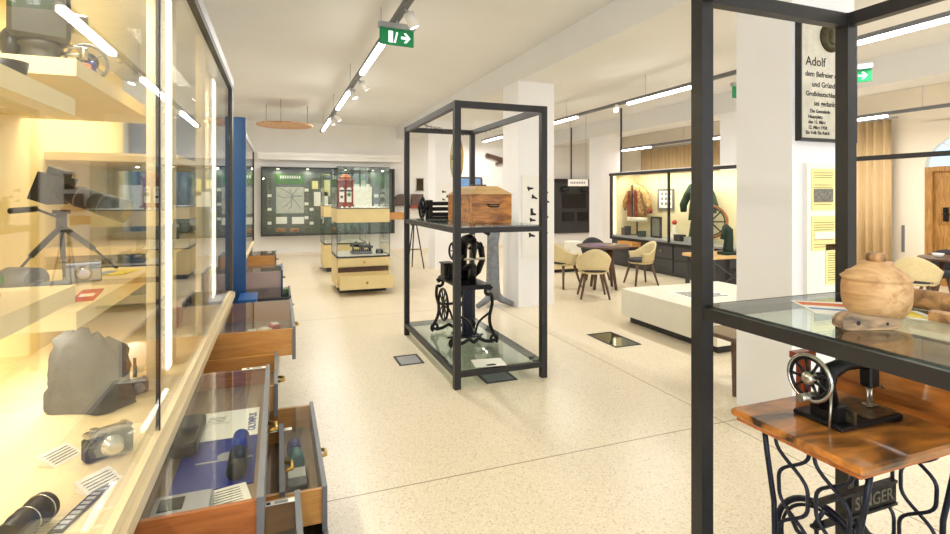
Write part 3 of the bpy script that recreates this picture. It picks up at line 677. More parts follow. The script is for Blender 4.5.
# contents of brochure drawer
zd=.7255
o = thing('camera_brochure','blue and white camera brochure under the drawer glass','brochure',(-.16,2.1,zd))
MB().box(-.30,-.07,1.72,2.32,zd,zd+.004).build('cover','navy',o)
MB().box(-.30,-.07,2.06,2.32,zd+.0041,zd+.005).build('white_header','paper',o)
text('lettering','OLYMPUS','navy',.038,(-.08,2.10,zd+.0052),(-.0,1,0),(-1,0,0),o,bold=.001)
S.objects.remove if 0 else None
b = MB(); b.lathe([(.03,0),(.03,.001)],(-.16,1.92,zd+.0042)); b.box(-.25,-.08,1.89,1.90,zd+.0042,zd+.005); b.build('camera_picture','lgrey',o)
o = thing('black_camera','black compact camera lying left in the brochure drawer','camera',(-.30,2.05,zd+.005))
b = MB(); b.bbox(-.335,-.255,1.95,2.22,zd+.006,zd+.05,.008); b.build('body','blk',o)
MB().cyl((-.295,2.08,zd+.05),(-.295,2.08,zd+.066),.03).build('lens','blk',o)
o = thing('digital_camera','silver digital camera and screen near drawer corner','camera',(-.27,1.6,zd))
b = MB(); b.bbox(-.32,-.17,1.55,1.66,zd+.001,zd+.04,.006); b.build('body','lgrey',o)
MB().box(-.30,-.24,1.575,1.635,zd+.04,zd+.042).build('screen','blk',o)
o = thing('information_card','white text card beside the blue brochure in the drawer','card',(-.14,1.66,zd),R(12))
MB().box(-.06,.06,-.05,.05,.006,.008).build('sheet','paper',o,world=False)
b = MB(); 
for i in range(6): b.box(-.05,.04,-.04+i*.014,-.037+i*.014,.0081,.0086)
b.build('print','ink',o,world=False)
o = thing('information_card','white text card at far side of the blue brochure','card',(-.25,2.24,zd),R(-6))
MB().box(-.07,.08,-.035,.035,.006,.008).build('sheet','paper',o,world=False)
b = MB(); b.box(-.06,-.02,-.025,.025,.0081,.0086)
for i in range(4): b.box(0,.06,-.025+i*.014,-.022+i*.014,.0081,.0086)
b.build('print','ink',o,world=False)
o = thing('zoom_lens','blue and black lens tube lying on the blue brochure','lens',(-.12,1.85,zd)); MB().cyl((-.12,1.74,zd+.035),(-.12,1.86,zd+.035),.028,n=20).build('barrel','blk',o); MB().cyl((-.12,1.86,zd+.035),(-.12,1.99,zd+.035),.026,n=20).build('blue_barrel','navy',o)
# in binocular drawer
zd=.381
o = thing('binoculars','dark blue and teal binoculars in the lower right drawer','binoculars',(.07,2.5,zd))
MB().cyl((.07,2.62,zd+.035),(.07,2.54,zd+.035),.032,.03,n=18).build('blue_barrel','navy',o)
MB().cyl((.075,2.53,zd+.035),(.08,2.43,zd+.035),.03,.032,n=18).build('teal_barrel','teal',o)
o = thing('toy_camera','small white camera box below binoculars in lower drawer','camera',(.08,2.3,zd)); b=MB(); b.bbox(.035,.115,2.24,2.40,zd,zd+.035,.005); b.build('body','blk',o); MB().box(.04,.11,2.31,2.39,zd+.035,zd+.038).build('label_plate','paper',o)
o = thing('red_pouch','red and yellow pouch lying in far corner of lower drawer','pouch',(-.05,2.7,zd)); b=MB(); b.rings([(-.07,2.80,zd+.022),(-.06,2.72,zd+.028),(-.04,2.64,zd+.018)],[.012,.02,.01],8); b.build('pouch','red',o)
# in orange drawer
zd=.662
for i,(x,yy,m,lab) in enumerate(((-.22,3.6,'navy','blue film box at left inside the big orange drawer'),(-.16,3.7,'lgrey','silver box inside the big orange drawer'),(-.02,3.8,'red','red pouch inside the big orange drawer'),(.03,3.55,'lblue','grey blue box by the front of the orange drawer'),(-.08,3.6,'cream','cream tin inside the big orange drawer'))):
    o = thing('small_box',lab,'small box',(x,yy,zd),R(10*i)); b=MB(); b.bbox(-.03,.03,-.04,.04,0,.05+.01*i,.006); b.build('box',m,o,world=False); MB().box(-.02,.02,-.03,.03,.05+.01*i,.052+.01*i).build('label','paper',o,world=False)

# ------------------------------------------------------------------ exhibits in the long case
# projector
zs=2.0
c=Vector((-.69,1.98,zs))
o = thing('slide_projector','dark grey metal lantern projector on upper left shelf','projector',c,R(20))
b=MB(); b.lathe([(.075,0),(.08,.01),(.055,.018),(.05,.05),(.06,.06),(.05,.075)],(0,0,0)); b.build('base','gunmetal',o,world=False)
b=MB(); b.bbox(-.075,.075,-.06,.06,.075,.34,.012); b.build('lamp_house','gunmetal',o,world=False)
b=MB(); b.cyl((.05,0,.05),(.12,0,.05),.006); b.cyl((.05,0,.075),(.12,0,.075),.006); b.cyl((.06,0,.15),(.12,0,.15),.035,.03); b.lathe([(.02,.1),(.02,.12)],(0,0,.06),'X'); b.build('lens_rods','steel',o,world=False)
b=MB(); b.ball((-.065,0,.06),.03,.03,.05); b.build('knob','blk',o,world=False)
def reel(c,r,nrm,label,m='grey'):
    c=Vector(c); o = thing('film_reel',label,'film reel',c-Vector((0,0,r)),0,'film reels in the long case'); nrm=Vector(nrm).normalized(); u=nrm.cross(Z).normalized()
    b=MB(); b.torus(c,r-.005,.005,nrm,32,6); b.torus(c,r*.25,.008,nrm,20,6)
    for a in range(0,360,72):
        q=u*math.cos(R(a))+Z*math.sin(R(a)); b.bar(c+q*r*.25,c+q*(r-.004),.028,.004)
    b.build('spoked_disc',m,o); b=MB(); b.cyl(c-nrm*.006,c+nrm*.006,r*.5,n=24); b.build('film','blk',o); return o
reel((-.62,2.17,zs+.065),.065,(.5,-.85,0),'grey film reel standing right of the projector on top shelf')
o=thing('toy_figures','small blue and orange toy figures in front of film reel','toys',(-.58,2.08,zs)); b=MB(); b.ball((-.585,2.09,zs+.035),.014,.014,.018); b.rings([(-.59,2.09,zs),(-.585,2.09,zs+.025)],.014,8); b.build('blue_figure','navy',o); b=MB(); b.ball((-.59,2.04,zs+.018),.02,.014,.018); b.build('orange_figure','orange',o)
p=pt(93,-6,1.75); 
o=thing('film_bowl','small black bowl on near upper shelf edge','bowl',(-.50,1.28,1.83)); MB().lathe([(.02,0),(.032,.012),(.037,.034),(.034,.034),(.028,.014)],(-.50,1.28,1.83)).build('bowl','blk',o)
# camera on tripod
zl=1.262
hd=Vector((-.80,2.50,1.50))
o=thing('tripod','grey three legged tripod with pan handle on the lower lit shelf','tripod',(hd.x,hd.y,zl))
ends=[(-.70,2.84,zl+.004),(-.93,2.36,zl+.004),(-.70,2.22,zl+.004)]
for e in ends:
    e=Vector(e); b=MB(); b.bar(hd-Z*.02,hd+(e-hd)*.55,.016); b.cyl(hd+(e-hd)*.5,e,.005); b.ball(e+Z*.003,.007); b.build('leg','dgrey',o)
b=MB(); b.cyl(hd-Z*.04,hd+Z*.03,.018); b.cyl(hd+Z*.03,hd+Z*.045,.03); b.build('head','blk',o)
q1=hd+Z*.01; q2=pt(36,209,1.95); q3=pt(10,211,1.85); b=MB(); b.cyl(q1,q2,.005); b.rings([q2,q3],[.011,.011],10); b.build('pan_handle','blk',o)
cb=hd+Z*.045
o=thing('telephoto_camera','black camera with long telephoto lens mounted on the tripod','camera',cb)
lens_dir=(pt(126,199,2.17)-pt(62,178,2.13)); lens_dir.normalize(); ux=lens_dir; uz=Z-ux*Z.dot(ux); uz.normalize(); uy=uz.cross(ux)
cc=cb+Z*.075
def obox(b,c,ux,uy,uz,a,b_,h):
    v=[c+ux*i*a+uy*j*b_+uz*k*h for k in (-1,1) for i,j in ((-1,-1),(1,-1),(1,1),(-1,1))]
    b.add(v,[(3,2,1,0),(4,5,6,7),(0,1,5,4),(1,2,6,5),(2,3,7,6),(3,0,4,7)])
b=MB(); obox(b,cc-ux*.03,ux,uy,uz,.035,.07,.055); obox(b,cc-ux*.03+uz*.065,ux,uy,uz,.03,.03,.016); b.build('body','blk',o)
b=MB(); b.rings([cc,cc+ux*.05,cc+ux*.06,cc+ux*.14,cc+ux*.15,cc+ux*.25],[.034,.036,.040,.042,.044,.046],20); b.build('telephoto_lens','blk',o)
b=MB(); b.cyl(cc+ux*.25,cc+ux*.252,.040,n=20); b.build('front_element','hatchglass',o)
b=MB(); b.torus(cc+ux*.07,.040,.003,ux,24,6); b.torus(cc+ux*.16,.0445,.002,ux,24,6); b.build('lens_ring','grey',o)
# shelf small items on lower shelf
def cam(loc,rz,label,m='chrome',s=1,name='vintage_camera',m2='blk'):
    o=thing(name,label,'camera',loc,rz); b=MB(); b.bbox(-.06*s,.06*s,-.02*s,.02*s,0,.065*s,.006*s); b.build('body',m2,o,world=False)
    b=MB(); b.bbox(-.058*s,.058*s,-.018*s,.018*s,.065*s,.08*s,.004*s); b.cyl((-.035*s,0,.08*s),(-.035*s,0,.088*s),.01*s); b.cyl((.04*s,0,.08*s),(.04*s,0,.086*s),.008*s); b.build('top_plate',m,o,world=False)
    b=MB(); b.lathe([(.028*s,-.02*s),(.028*s,-.03*s),(.022*s,-.032*s),(.022*s,-.05*s),(.016*s,-.05*s)],(0,0,.036*s),'Y'); b.build('lens_barrel',m,o,world=False)
    return o
cam((-.72,2.47,zl),R(20),'silver viewfinder camera right of the tripod on the lower shelf','chrome',1.0,m2='lgrey')
o=thing('rangefinder_lens','fat dark lens lying at foot of the tripod','lens',(-.80,2.28,zl)); MB().cyl((-.88,2.28,zl+.045),(-.78,2.22,zl+.045),.045,n=20).build('barrel','castgrey',o)
cam((-.66,1.98,zl),R(35),'dark camera on the corner of the lower lit shelf','castgrey',.9)
o=thing('red_booklet','red booklet lying on the edge of the lower lit shelf','booklet',(-.60,2.1,zl),R(8)); MB().box(-.03,.03,-.10,.12,.001,.006).build('cover','red',o,world=False); MB().box(-.02,.02,-.04,.02,.0061,.0068).build('title_block','paper',o,world=False)
o=thing('yellow_booklet','yellow and blue booklet at far part of the lower shelf','booklet',(-.66,2.66,zl),R(-10)); MB().box(-.06,.05,-.05,.12,.001,.006).build('cover','yellow',o,world=False); MB().box(-.055,-.01,-.05,.05,.0061,.009).build('blue_flap','lblue',o,world=False)
# near low shelf items
zn=1.39
cam((-.60,1.05,zn),R(50),'black camera on the near lower shelf at left edge','castgrey',.8)
o=thing('flower_ornament','little vase with pink and green flowers on near lower shelf','ornament',(-.53,1.30,zn)); MB().lathe([(.008,0),(.014,.01),(.01,.03),(.013,.034)],(-.53,1.30,zn)).build('vase','red',o); b=MB()
for k in range(7): a=k*.9; b.ball((-.53+.014*math.cos(a),1.30+.014*math.sin(a),zn+.04+.006*(k%3)),.007,n=8,m=5)
b.build('flowers','green',o)
# case floor items
zf_=.856
c0=Vector((-.62,2.20,zf_))
o=thing('plate_camera','big plate camera under a crumpled grey cloth on the case floor','camera',c0,-YAW)
n=26; m_=14; v=[]; f=[]; random.seed(12)
for i in range(m_+1):
    t=i/m_; 
    for k in range(n):
        q=2*PI*k/n; cr=1+.07*math.sin(q*5+t*6)+.06*math.sin(q*9-t*9)+random.uniform(-.035,.035)
        ex=abs(math.cos(q))**.55*(1 if math.cos(q)>0 else -1); ey=abs(math.sin(q))**.55*(1 if math.sin(q)>0 else -1)
        w=(.125-.02*t)*cr*(1 if t<.85 else (1-(t-.85)*3.4)); v.append((ex*w,ey*w*.6,.001+.25*t+((.03*math.cos(q+2)+.014*math.sin(q*7)) if t>.5 else 0)*t))
for i in range(m_):
    for k in range(n): l=(k+1)%n; f.append((i*n+k,i*n+l,i*n+n+l,i*n+n+k))
b=MB(); b.add(v,f,True); b.add(v[-n:],[tuple(range(n))]); b.build('cloth','graycloth',o,world=False)
o=thing('flash_reflector','round white flash reflector dish standing on the case floor','reflector',(-.55,2.50,zf_)); MB().lathe([(.02,.0),(.04,.008),(.066,.03),(.064,.034),(.03,.014),(.005,.008)],(-.55,2.49,zf_+.072),'Y').build('dish','white',o); MB().cyl((-.55,2.495,zf_),(-.55,2.495,zf_+.08),.008).build('stem','blk',o)
def foldcam(px,py,label,s=1,rz=0):
    p=lv(px,py,zf_); o=cam((p.x,p.y,zf_),rz,label,'chrome',s,'folding_camera'); return o
foldcam(108,455,'brown black folding camera with silver trim on the near case floor',1.0,R(35))
p=lv(32,524,zf_+.03)
o=thing('camera_lens','black ribbed camera lens lying in the lower left case corner','lens',(p.x,p.y,zf_))
a=Vector((p.x-.03,p.y-.04,zf_+.033)); dd=Vector((.035,.12,0)).normalized(); b=MB(); b.rings([a,a+dd*.03,a+dd*.032,a+dd*.08,a+dd*.082,a+dd*.11],[.026,.026,.03,.03,.033,.033],22); b.build('barrel','blk',o); b=MB(); b.cyl(a+dd*.11,a+dd*.112,.027,n=20); b.build('glass_element','hatchglass',o)
b=MB(); b.torus(a+dd*.055,.0305,.0015,dd,24,5); b.torus(a+dd*.095,.0335,.0015,dd,24,5); b.build('lens_ring','chrome',o)
for (px,py,rz,lab) in ((61,452,R(60),'white text card left of the folding camera'),(100,478,R(50),'white text card below the folding camera')):
    p=lv(px,py,zf_+.02); o=thing('text_card',lab,'card',(p.x,p.y,zf_),rz)
    v=[(-.045,-.03,0),(.045,-.03,0),(.045,.03,.028),(-.045,.03,.028)]; b=MB(); b.add(v+[(x,y_,z-.003 if z else z) for x,y_,z in v],[(0,1,2,3),(7,6,5,4),(0,4,5,1),(1,5,6,2),(2,6,7,3),(3,7,4,0)])
    b=MB(); b.prism([(-.03,0),(.03,.026),(.03,0)],(-.045,0,0),Y,Z,.09); b.build('card','paper',o,world=False)
    b=MB()
    for i in range(5):
        yy=-.02+i*.009; zz=(yy+.03)/.06*.026+.0006; b.box(-.035,.035,yy,yy+.002,zz-.001,zz+.0008)
    b.build('print','ink',o,world=False)
p=lv(78,512,zf_); o=thing('film_strip','dark film strip beside the lens on the case floor','film strip',(p.x,p.y,zf_),R(-14)); MB().box(-.015,.015,-.08,.11,.001,.004).build('strip','ink',o,world=False); b=MB()
for i in range(9): b.box(-.009,.009,-.07+i*.019,-.058+i*.019,.0041,.0046)
b.build('frames','lgrey',o,world=False)
for (x,yy,h,lab) in ((-.62,1.38,.11,'taller glass tumbler at left on the case floor'),(-.70,1.52,.09,'smaller glass tumbler behind the taller one')):
    o=thing('glass_jar',lab,'glass',(x,yy,zf_)); MB().lathe([(.03,0),(.036,.003),(.038,h),(.034,h),(.032,.008),(.01,.008)],(x,yy,zf_),n=24).build('glass','shotglass',o)
cam((-.50,2.28,zf_),R(40),'small dark camera below the lit upright on the case floor','castgrey',.7)
cam((-.72,1.12,zf_),R(70),'black box camera behind the lens at far left of case floor','lgrey',1.1)
# far bay exhibits
cam((-.62,3.55,1.34),R(30),'silver camera on middle shelf of the far case bay','chrome',1.1)
cam((-.62,3.9,.856),R(30),'old grey camera on the floor of the far case bay','castgrey',1.3)
cam((-.62,4.15,1.34),R(30),'dark camera near far end of the middle shelf','castgrey',1.0)
o=thing('brown_satchel','brown leather camera satchel on the floor of the far bay','bag',(-.60,3.4,.856)); b=MB(); b.bbox(-.68,-.52,3.3,3.48,.856,1.0,.015); b.build('bag','redwood',o); b=MB(); b.rings([(-.60,3.3,1.0),(-.60,3.34,1.08),(-.60,3.44,1.08),(-.60,3.48,1.0)],.006,6); b.build('strap','redwood',o)

# ------------------------------------------------------------------ blue divider, second case
o=tag(MB().box(-1.13,-.265,4.98,5.06,0,2.29).build('divider_panel','blue'),'tall blue divider panel at the end of the long glass case','divider panel')
o=thing('display_case','second glass wall case behind the blue divider with open drawers','display case',(-.7,6.3,0)); C2=o
MB().box(-1.13,-1.08,5.1,7.6,0,2.25).build('back_panel','casewall',o)
MB().box(-1.08,-.30,5.1,7.6,2.19,2.24).build('top_panel','lgrey',o)
MB().box(-1.08,-.30,5.1,7.6,.96,1.0).build('case_floor','cream',o); MB().box(-1.08,-.33,5.1,7.6,.08,.12).build('base_plate','dgrey',o); MB().box(-1.08,-.36,5.1,7.6,0,.08).build('plinth','dgrey',o)
for a in (5.1,6.33,7.56): MB().box(-1.08,-.32,a,a+.04,.12,.96).build('base_upright','lgrey',o)
for yy in (5.1,7.55): MB().box(-.33,-.30,yy,yy+.05,1.0,2.19).build('post','frame',o)
MB().box(-.317,-.309,5.15,7.55,1.0,2.19).build('glass_door','glass',o); MB().box(-1.08,-.34,7.585,7.595,1.0,2.19).build('end_glass','glass',o)
MB().box(-1.08,-.45,5.2,7.5,1.55,1.58).build('shelf','cream',o); MB().box(-.40,-.38,5.9,6.0,1.0,2.18).build('led_strip','ledcase',o)
drawer(C2,-.5,-.02,6.95,7.5,.70,.86,side='oak')
drawer(C2,-.5,.05,6.05,6.65,.56,.78,side='pink',front='blue',glass=True)
drawer(C2,-.5,.12,5.35,5.95,.36,.62,side='dgrey',front='dgrey',glass=True)
o=thing('blue_box','bright blue box standing in the gap by the blue divider','box',(-.2,4.8,0)); b=MB(); b.bbox(-.30,-.17,4.62,4.95,0,.74,.006); b.build('box','bluebox',o); MB().box(-.305,-.165,4.615,4.955,.74,.755).build('lid','bluebox',o)

# ------------------------------------------------------------------ free standing glass cabinets
def glass_cab(x0,x1,y0,y1,label,openings=True,dims=(.60,1.16,1.40,2.07)):
    zb_,z1,z2,z3=dims; o=thing('glass_cabinet',label,'glass cabinet',((x0+x1)/2,(y0+y1)/2,0))
    MB().box(x0+.05,x1-.05,y0+.05,y1-.05,0,.09).build('plinth','dgrey',o)
    MB().box(x0,x1,y0+.02,y1,.09,zb_-.02).build('body','ply',o)
    MB().box(x0-.005,x1+.005,y0,y1,zb_-.02,zb_).build('base_rim','dgrey',o)
    def gb(a,c):
        MB().box(x0,x1,y0,y0+.006,a,c).build('front_pane','glass',o); MB().box(x0,x1,y1-.006,y1,a,c).build('rear_pane','glass',o)
        MB().box(x0,x0+.006,y0+.006,y1-.006,a,c).build('side_pane','glass',o); MB().box(x1-.006,x1,y0+.006,y1-.006,a,c).build('side_pane','glass',o)
        b=MB()
        for x in (x0-.002,x1-.006):
            for y in (y0-.002,y1-.006): b.box(x,x+.008,y,y+.008,a,c)
        b.build('edge_trim','dgrey',o)
    gb(zb_,z1); MB().box(x0,x1,y0+.01,y1,z1,z2-.01).build('middle_box','ply',o); MB().box(x0-.004,x1+.004,y0,y1+.004,z2-.01,z2).build('middle_rim','dgrey',o); gb(z2,z3)
    MB().box(x0,x1,y0,y1,z3,z3+.008).build('top_pane','glass',o)
    b=MB(); b.box(x0,x1,y0-.002,y0+.01,z3+.008,z3+.016); b.box(x0,x1,y1-.01,y1,z3+.008,z3+.016); b.build('top_trim','dgrey',o)
    MB().box(x0+.03,x1-.03,y0+.03,y1-.03,zb_,zb_+.006).build('display_base','white',o); MB().box(x0+.03,x1-.03,y0+.03,y1-.03,z2,z2+.006).build('display_base','white',o)
    return o
G=glass_cab(.90,1.77,8.75,9.65,'glass cabinet with clock and typewriter and open bottom drawer')
def cdrawer(o,x0,x1,yf,yb,z0,z1):
    b=MB(); b.box(x0+.02,x0+.035,yf+.02,yb,z0+.02,z1-.03); b.box(x1-.035,x1-.02,yf+.02,yb,z0+.02,z1-.03); b.box(x0+.035,x1-.035,yf+.02,yb,z0+.02,z0+.03); b.box(x0+.035,x1-.035,yb-.015,yb,z0+.03,z1-.03); d_=b.build('drawer','ply',o)
    MB().box(x0,x1,yf,yf+.02,z0,z1).build('drawer_front','ply',d_); m=MB(); m.lathe([(.008,0),(.008,-.015),(.02,-.02),(.02,-.028),(.01,-.03)],((x0+x1)/2,yf,(z0+z1)/2),'Y',n=16); m.build('knob','brass',d_)
cdrawer(G,.91,1.76,8.70,8.765,.44,.575)
cdrawer(G,.91,1.76,8.40,8.765,.11,.32)
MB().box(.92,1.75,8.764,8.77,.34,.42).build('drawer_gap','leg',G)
b=MB(); b.box(1.775,2.05,8.95,9.45,1.19,1.21); b.box(1.775,2.05,8.95,8.965,1.21,1.30); b.box(1.775,2.05,9.435,9.45,1.21,1.30); b.box(2.05,2.07,8.94,9.46,1.18,1.31); b.build('drawer','oak',G)
glass_cab(.90,1.77,11.3,12.2,'farther glass cabinet half hidden behind the clock cabinet')
# clock
zc=1.406
o=thing('mantel_clock','brown carved wooden clock with two glass door panels in upper cabinet','clock',(1.04,9.0,zc))
b=MB(); b.bbox(.915,1.205,8.92,9.06,zc,zc+.05,.008); b.box(.935,1.185,8.95,9.04,zc+.05,zc+.44); b.bbox(.915,1.205,8.92,9.06,zc+.44,zc+.47,.006); b.build('body','redwood',o)
b=MB(); b.bbox(.97,1.15,8.95,9.04,zc+.47,zc+.53,.01); b.ball((1.06,8.99,zc+.53),.07,.035,.035); b.build('crown','orangewood',o)
for x in (1.0,1.12):
    b=MB(); b.box(x-.04,x+.04,8.944,8.95,zc+.09,zc+.30); b.cyl((x,8.944,zc+.30),(x,8.95,zc+.30),.04,n=20); b.build('glass_window','paper',o)
b=MB(); b.cyl((1.12,8.938,zc+.22),(1.12,8.944,zc+.22),.033,n=20); b.build('dial','green',o)
b=MB(); b.cyl((1.0,8.938,zc+.18),(1.0,8.944,zc+.18),.022,n=20); b.build('dial','ink',o)
MB().box(1.24,1.56,9.3,9.31,zc,zc+.36).build('picture_board','map_',None)
S.objects['picture_board'].name='display_board'
tag(S.objects['display_board'],'pale printed board standing behind the clock in upper cabinet','display board')
for i in range(9):
    o=tag(MB().prism([(0,0),(.05,0),(.05,.006),(.02,.03),(0,.006)],(1.0+i*.082-.03,8.84+.03*(i%2),zc),X,Z,.002+.012).build('price_tag','paper'),'tiny white paper tag in the row along upper cabinet floor','tag','row of white tags in the upper cabinet')
# typewriter
zc=.606
o=thing('old_typewriter','old grey metal typewriter in the lower glass of the clock cabinet','typewriter',(1.35,9.1,zc))
b=MB(); b.bbox(1.17,1.52,8.98,9.25,zc,zc+.05,.01); b.prism([(0,0),(.27,0),(.27,.14),(.16,.12),(0,.04)],(1.50,8.98,zc+.05),Y,Z,-.0+.0001); b.build('base','castgrey',o)
b=MB(); b.rings([(1.22,9.15,zc+.05),(1.20,9.15,zc+.15),(1.26,9.15,zc+.2),(1.32,9.15,zc+.15),(1.34,9.15,zc+.08)],.018,8); b.rings([(1.36,9.15,zc+.05),(1.40,9.15,zc+.16),(1.48,9.15,zc+.12),(1.52,9.15,zc+.05)],[.03,.04,.035,.02],8); b.build('mechanism','castgrey',o)
b=MB(); b.cyl((1.17,9.2,zc+.14),(1.56,9.2,zc+.10),.022); b.build('roller','blk',o)
b=MB()
for r in range(3):
    for k in range(9): b.cyl((1.2+k*.035,9.0+r*.03,zc+.05),(1.2+k*.035,9.0+r*.03,zc+.062+.012*r),.009,n=8)
b.build('keys','blk',o)
cam((1.64,9.0,zc),R(-20),'small dark instrument right of the typewriter','castgrey',1.0,'small_instrument')
for i in range(4): tag(MB().box(1.18+i*.02,1.24+i*.02,11.4+i*.15,11.5+i*.15,.606,.66+i*.02).build('small_exhibit','lgrey'),'small grey exhibit in lower glass of the farther cabinet','exhibit','exhibits in the farther cabinet')
# ------------------------------------------------------------------ wall vitrine on back wall
o=thing('wall_vitrine','wide grey framed wall vitrine with map and photos on back wall','wall display case',(1.3,14.8,.58)); yb=14.895
MB().box(-.38,3.06,14.83,yb,.58,2.33).build('back_board','board',o)
b=MB(); b.box(-.42,-.38,14.62,yb,.54,2.37); b.box(3.06,3.10,14.62,yb,.54,2.37); b.box(-.38,3.06,14.62,yb,.54,.58); b.box(-.38,3.06,14.62,yb,2.33,2.37); b.build('frame','dgrey',o)
MB().box(-.38,3.06,14.63,14.636,.58,2.33).build('glass_front','glass',o)
b=MB()
for x in (-.0,.75,2.5,1.75): b.cyl((x,14.74,2.31),(x,14.74,2.33),.03)
b.build('spotlight','ledwarm',o)
for x in (0,.75,2.5): 
    l=light_area('vitrine_light',(x,14.74,2.30),.05,.05,1.2,(1,1,.9)); l.rotation_euler=(R(-12),0,0)
def vx(px): u=(px-475)/520; return 14.82*(.3543+.9351*u)/(.9351-.3543*u)
def vz(px,py): u=(px-475)/520; return 1.6+(196-py)/520*14.82/(.9351-.3543*u)
def pin(px0,px1,py0,py1,m,name,label,cat,group=None,t=.012):
    return tag(MB().box(vx(px0),vx(px1),14.83-t,14.829,vz(px0,py1),vz(px0,py0)).build(name,m),label,cat,group)
o=pin(275,304,174,184,'green','green_banner','green header banner at the top left of wall vitrine','banner')
b=MB(); 
for i in range(9): b.box(vx(280)+i*.06,vx(280)+i*.06+.035,14.812,14.817,vz(280,178.5),vz(280,175.5))
b.build('lettering','paper',o)
M['mapl']=mat('road_map',(188,188,170),.8,var=.14,scale=20)
o=pin(276,304,187,213.5,'mapl','wall_map','large square road map sheet in the wall vitrine','map')
b=MB(); mx0,mx1,mz0,mz1=vx(276),vx(304),vz(276,213.5),vz(276,187)
random.seed(9)
cxm,czm=(mx0+mx1)/2+.05,(mz0+mz1)/2+.1
for k in range(9):
    a=k*.75+.2; pts=[]; x,z=cxm,czm
    for s_ in range(9):
        pts.append((x,14.817,z)); a+=random.uniform(-.35,.35); x+=.05*math.cos(a); z+=.05*math.sin(a)
        if not (mx0+.02<x<mx1-.02 and mz0+.02<z<mz1-.02): break
    if len(pts)>2: b.rings(pts,.008,5)
b.build('road_lines','grey',o)
pin(276,287,217,224,'paper','text_sheet','left white text sheet beneath the map','text sheet')
pin(292,304,217,224,'paper','text_sheet','right white text sheet beneath the map','text sheet')
pin(312,318,181,189,'ypaper','yellow_sheet','small yellow sheet right of the green banner','text sheet')
pin(322,330,180,196,'ypaper','yellow_sheet','tall yellow sheet in middle of wall vitrine','text sheet')
pin(314,328,192,206,'paper','white_poster','white poster in the middle of wall vitrine','poster')
pin(354,370,184,202,'paper','white_poster','white poster behind the clock in wall vitrine','poster')
pin(376,386,175,186,'green','green_banner','small green banner at top right of wall vitrine','banner')
pin(357,366,175,184,'green','green_banner','green banner right of the clock in wall vitrine','banner')
pin(276,286,228,232,'oldwood','wooden_exhibit','left brown wooden exhibit at the bottom of the vitrine','exhibit',t=.06)
pin(290,299,228,232,'oldwood','wooden_exhibit','right brown wooden exhibit at the bottom of the vitrine','exhibit',t=.06)
random.seed(3)
for px in (269.5,306.5,311.5):
    for k in range(9):
        if px>308 and k<4: continue
        pin(px-2,px+2,188+k*4.6+(px%2),191+k*4.6+(px%2),'photo' if (k+int(px))%3 else 'paper','photo_card','tiny photo or text card pinned in wall vitrine','card','small cards in the wall vitrine')
for px in (376,382):
    for k in range(6): pin(px-2,px+2.4,189+k*5,192.5+k*5,'paper' if k%2 else 'photo','photo_card','tiny photo or text card pinned in wall vitrine','card','small cards in the wall vitrine')
# back wall objects
def bp(px,py,t=.0): return Vector((vx(px),14.9-t,vz(px,py)))
o=thing('wooden_bellows','dark brown arched wooden box on the wall right of vitrine','wooden box',bp(401,205,.15)); b=MB()
c=bp(401,205,.12); b.prism([(.22*math.cos(PI*i/10),.06+.26*math.sin(PI*i/10)) for i in range(11)]+[(-.22,0),(.22,0)],c,X,Z,-.1); b.build('box','leg',o); MB().box(c.x-.24,c.x+.24,14.76,14.9,c.z-.02,c.z).build('bracket_shelf','leg',o)
o=thing('wall_box','small dark brown box on wall by the farthest pillar','box',bp(417,205,.15)); c=bp(417,205,.1); MB().bbox(c.x-.17,c.x+.17,14.72,14.9,c.z,c.z+.32,.01).build('box','leg',o); MB().box(c.x-.2,c.x+.22,14.70,14.9,c.z-.1,c.z-.0).build('shelf','redwood',o)
o=thing('wall_picture','small brown picture high on back wall by farthest pillar','picture',bp(420,190,.02)); c=bp(420.5,184.5); MB().box(c.x-.1,c.x+.1,14.86,14.9,c.z-.16,c.z+.16).build('picture','bronze',o); b=MB(); b.box(c.x-.12,c.x+.12,14.855,14.9,c.z-.18,c.z-.16); b.box(c.x-.12,c.x+.12,14.855,14.9,c.z+.16,c.z+.18); b.build('frame','leg',o)
o=thing('blue_picture','wide blue picture in dark frame on the back wall','picture',bp(472,186,.02)); c=bp(472,183); MB().box(c.x-.36,c.x+.3,14.87,14.9,c.z-.2,c.z+.14).build('picture','lblue',o); b=MB(); b.box(c.x-.4,c.x+.34,14.86,14.9,c.z+.14,c.z+.18); b.box(c.x+.3,c.x+.36,14.86,14.9,c.z-.2,c.z+.14); b.build('frame','leg',o)
o=thing('wall_plank','weathered wooden beam mounted high on the back wall','wooden beam',bp(497,160,.1)); a=bp(486,155,.08); c=bp(506,161,.08); b=MB(); b.bar(a,c,.1,.12); b.bar(bp(496,164,.06),c,.08,.08); b.build('beam','leg',o)
# tripod stool far
p=lv(421,268,0); o=thing('tripod_stand','thin black tripod stand near the farthest pillar','stand',(p.x-.15,p.y,0)); p=Vector((p.x-.15,p.y,0)); b=MB()
for a in (90,210,330): b.cyl((p.x+.05*math.cos(R(a)),p.y+.05*math.sin(R(a)),.95),(p.x+.22*math.cos(R(a)),p.y+.22*math.sin(R(a)),0),.014)
b.cyl((p.x-.12,p.y,.42),(p.x+.12,p.y,.42),.01); b.build('legs','black',o); MB().cyl((p.x,p.y,.95),(p.x,p.y,1.0),.09,n=20).build('seat','black',o)

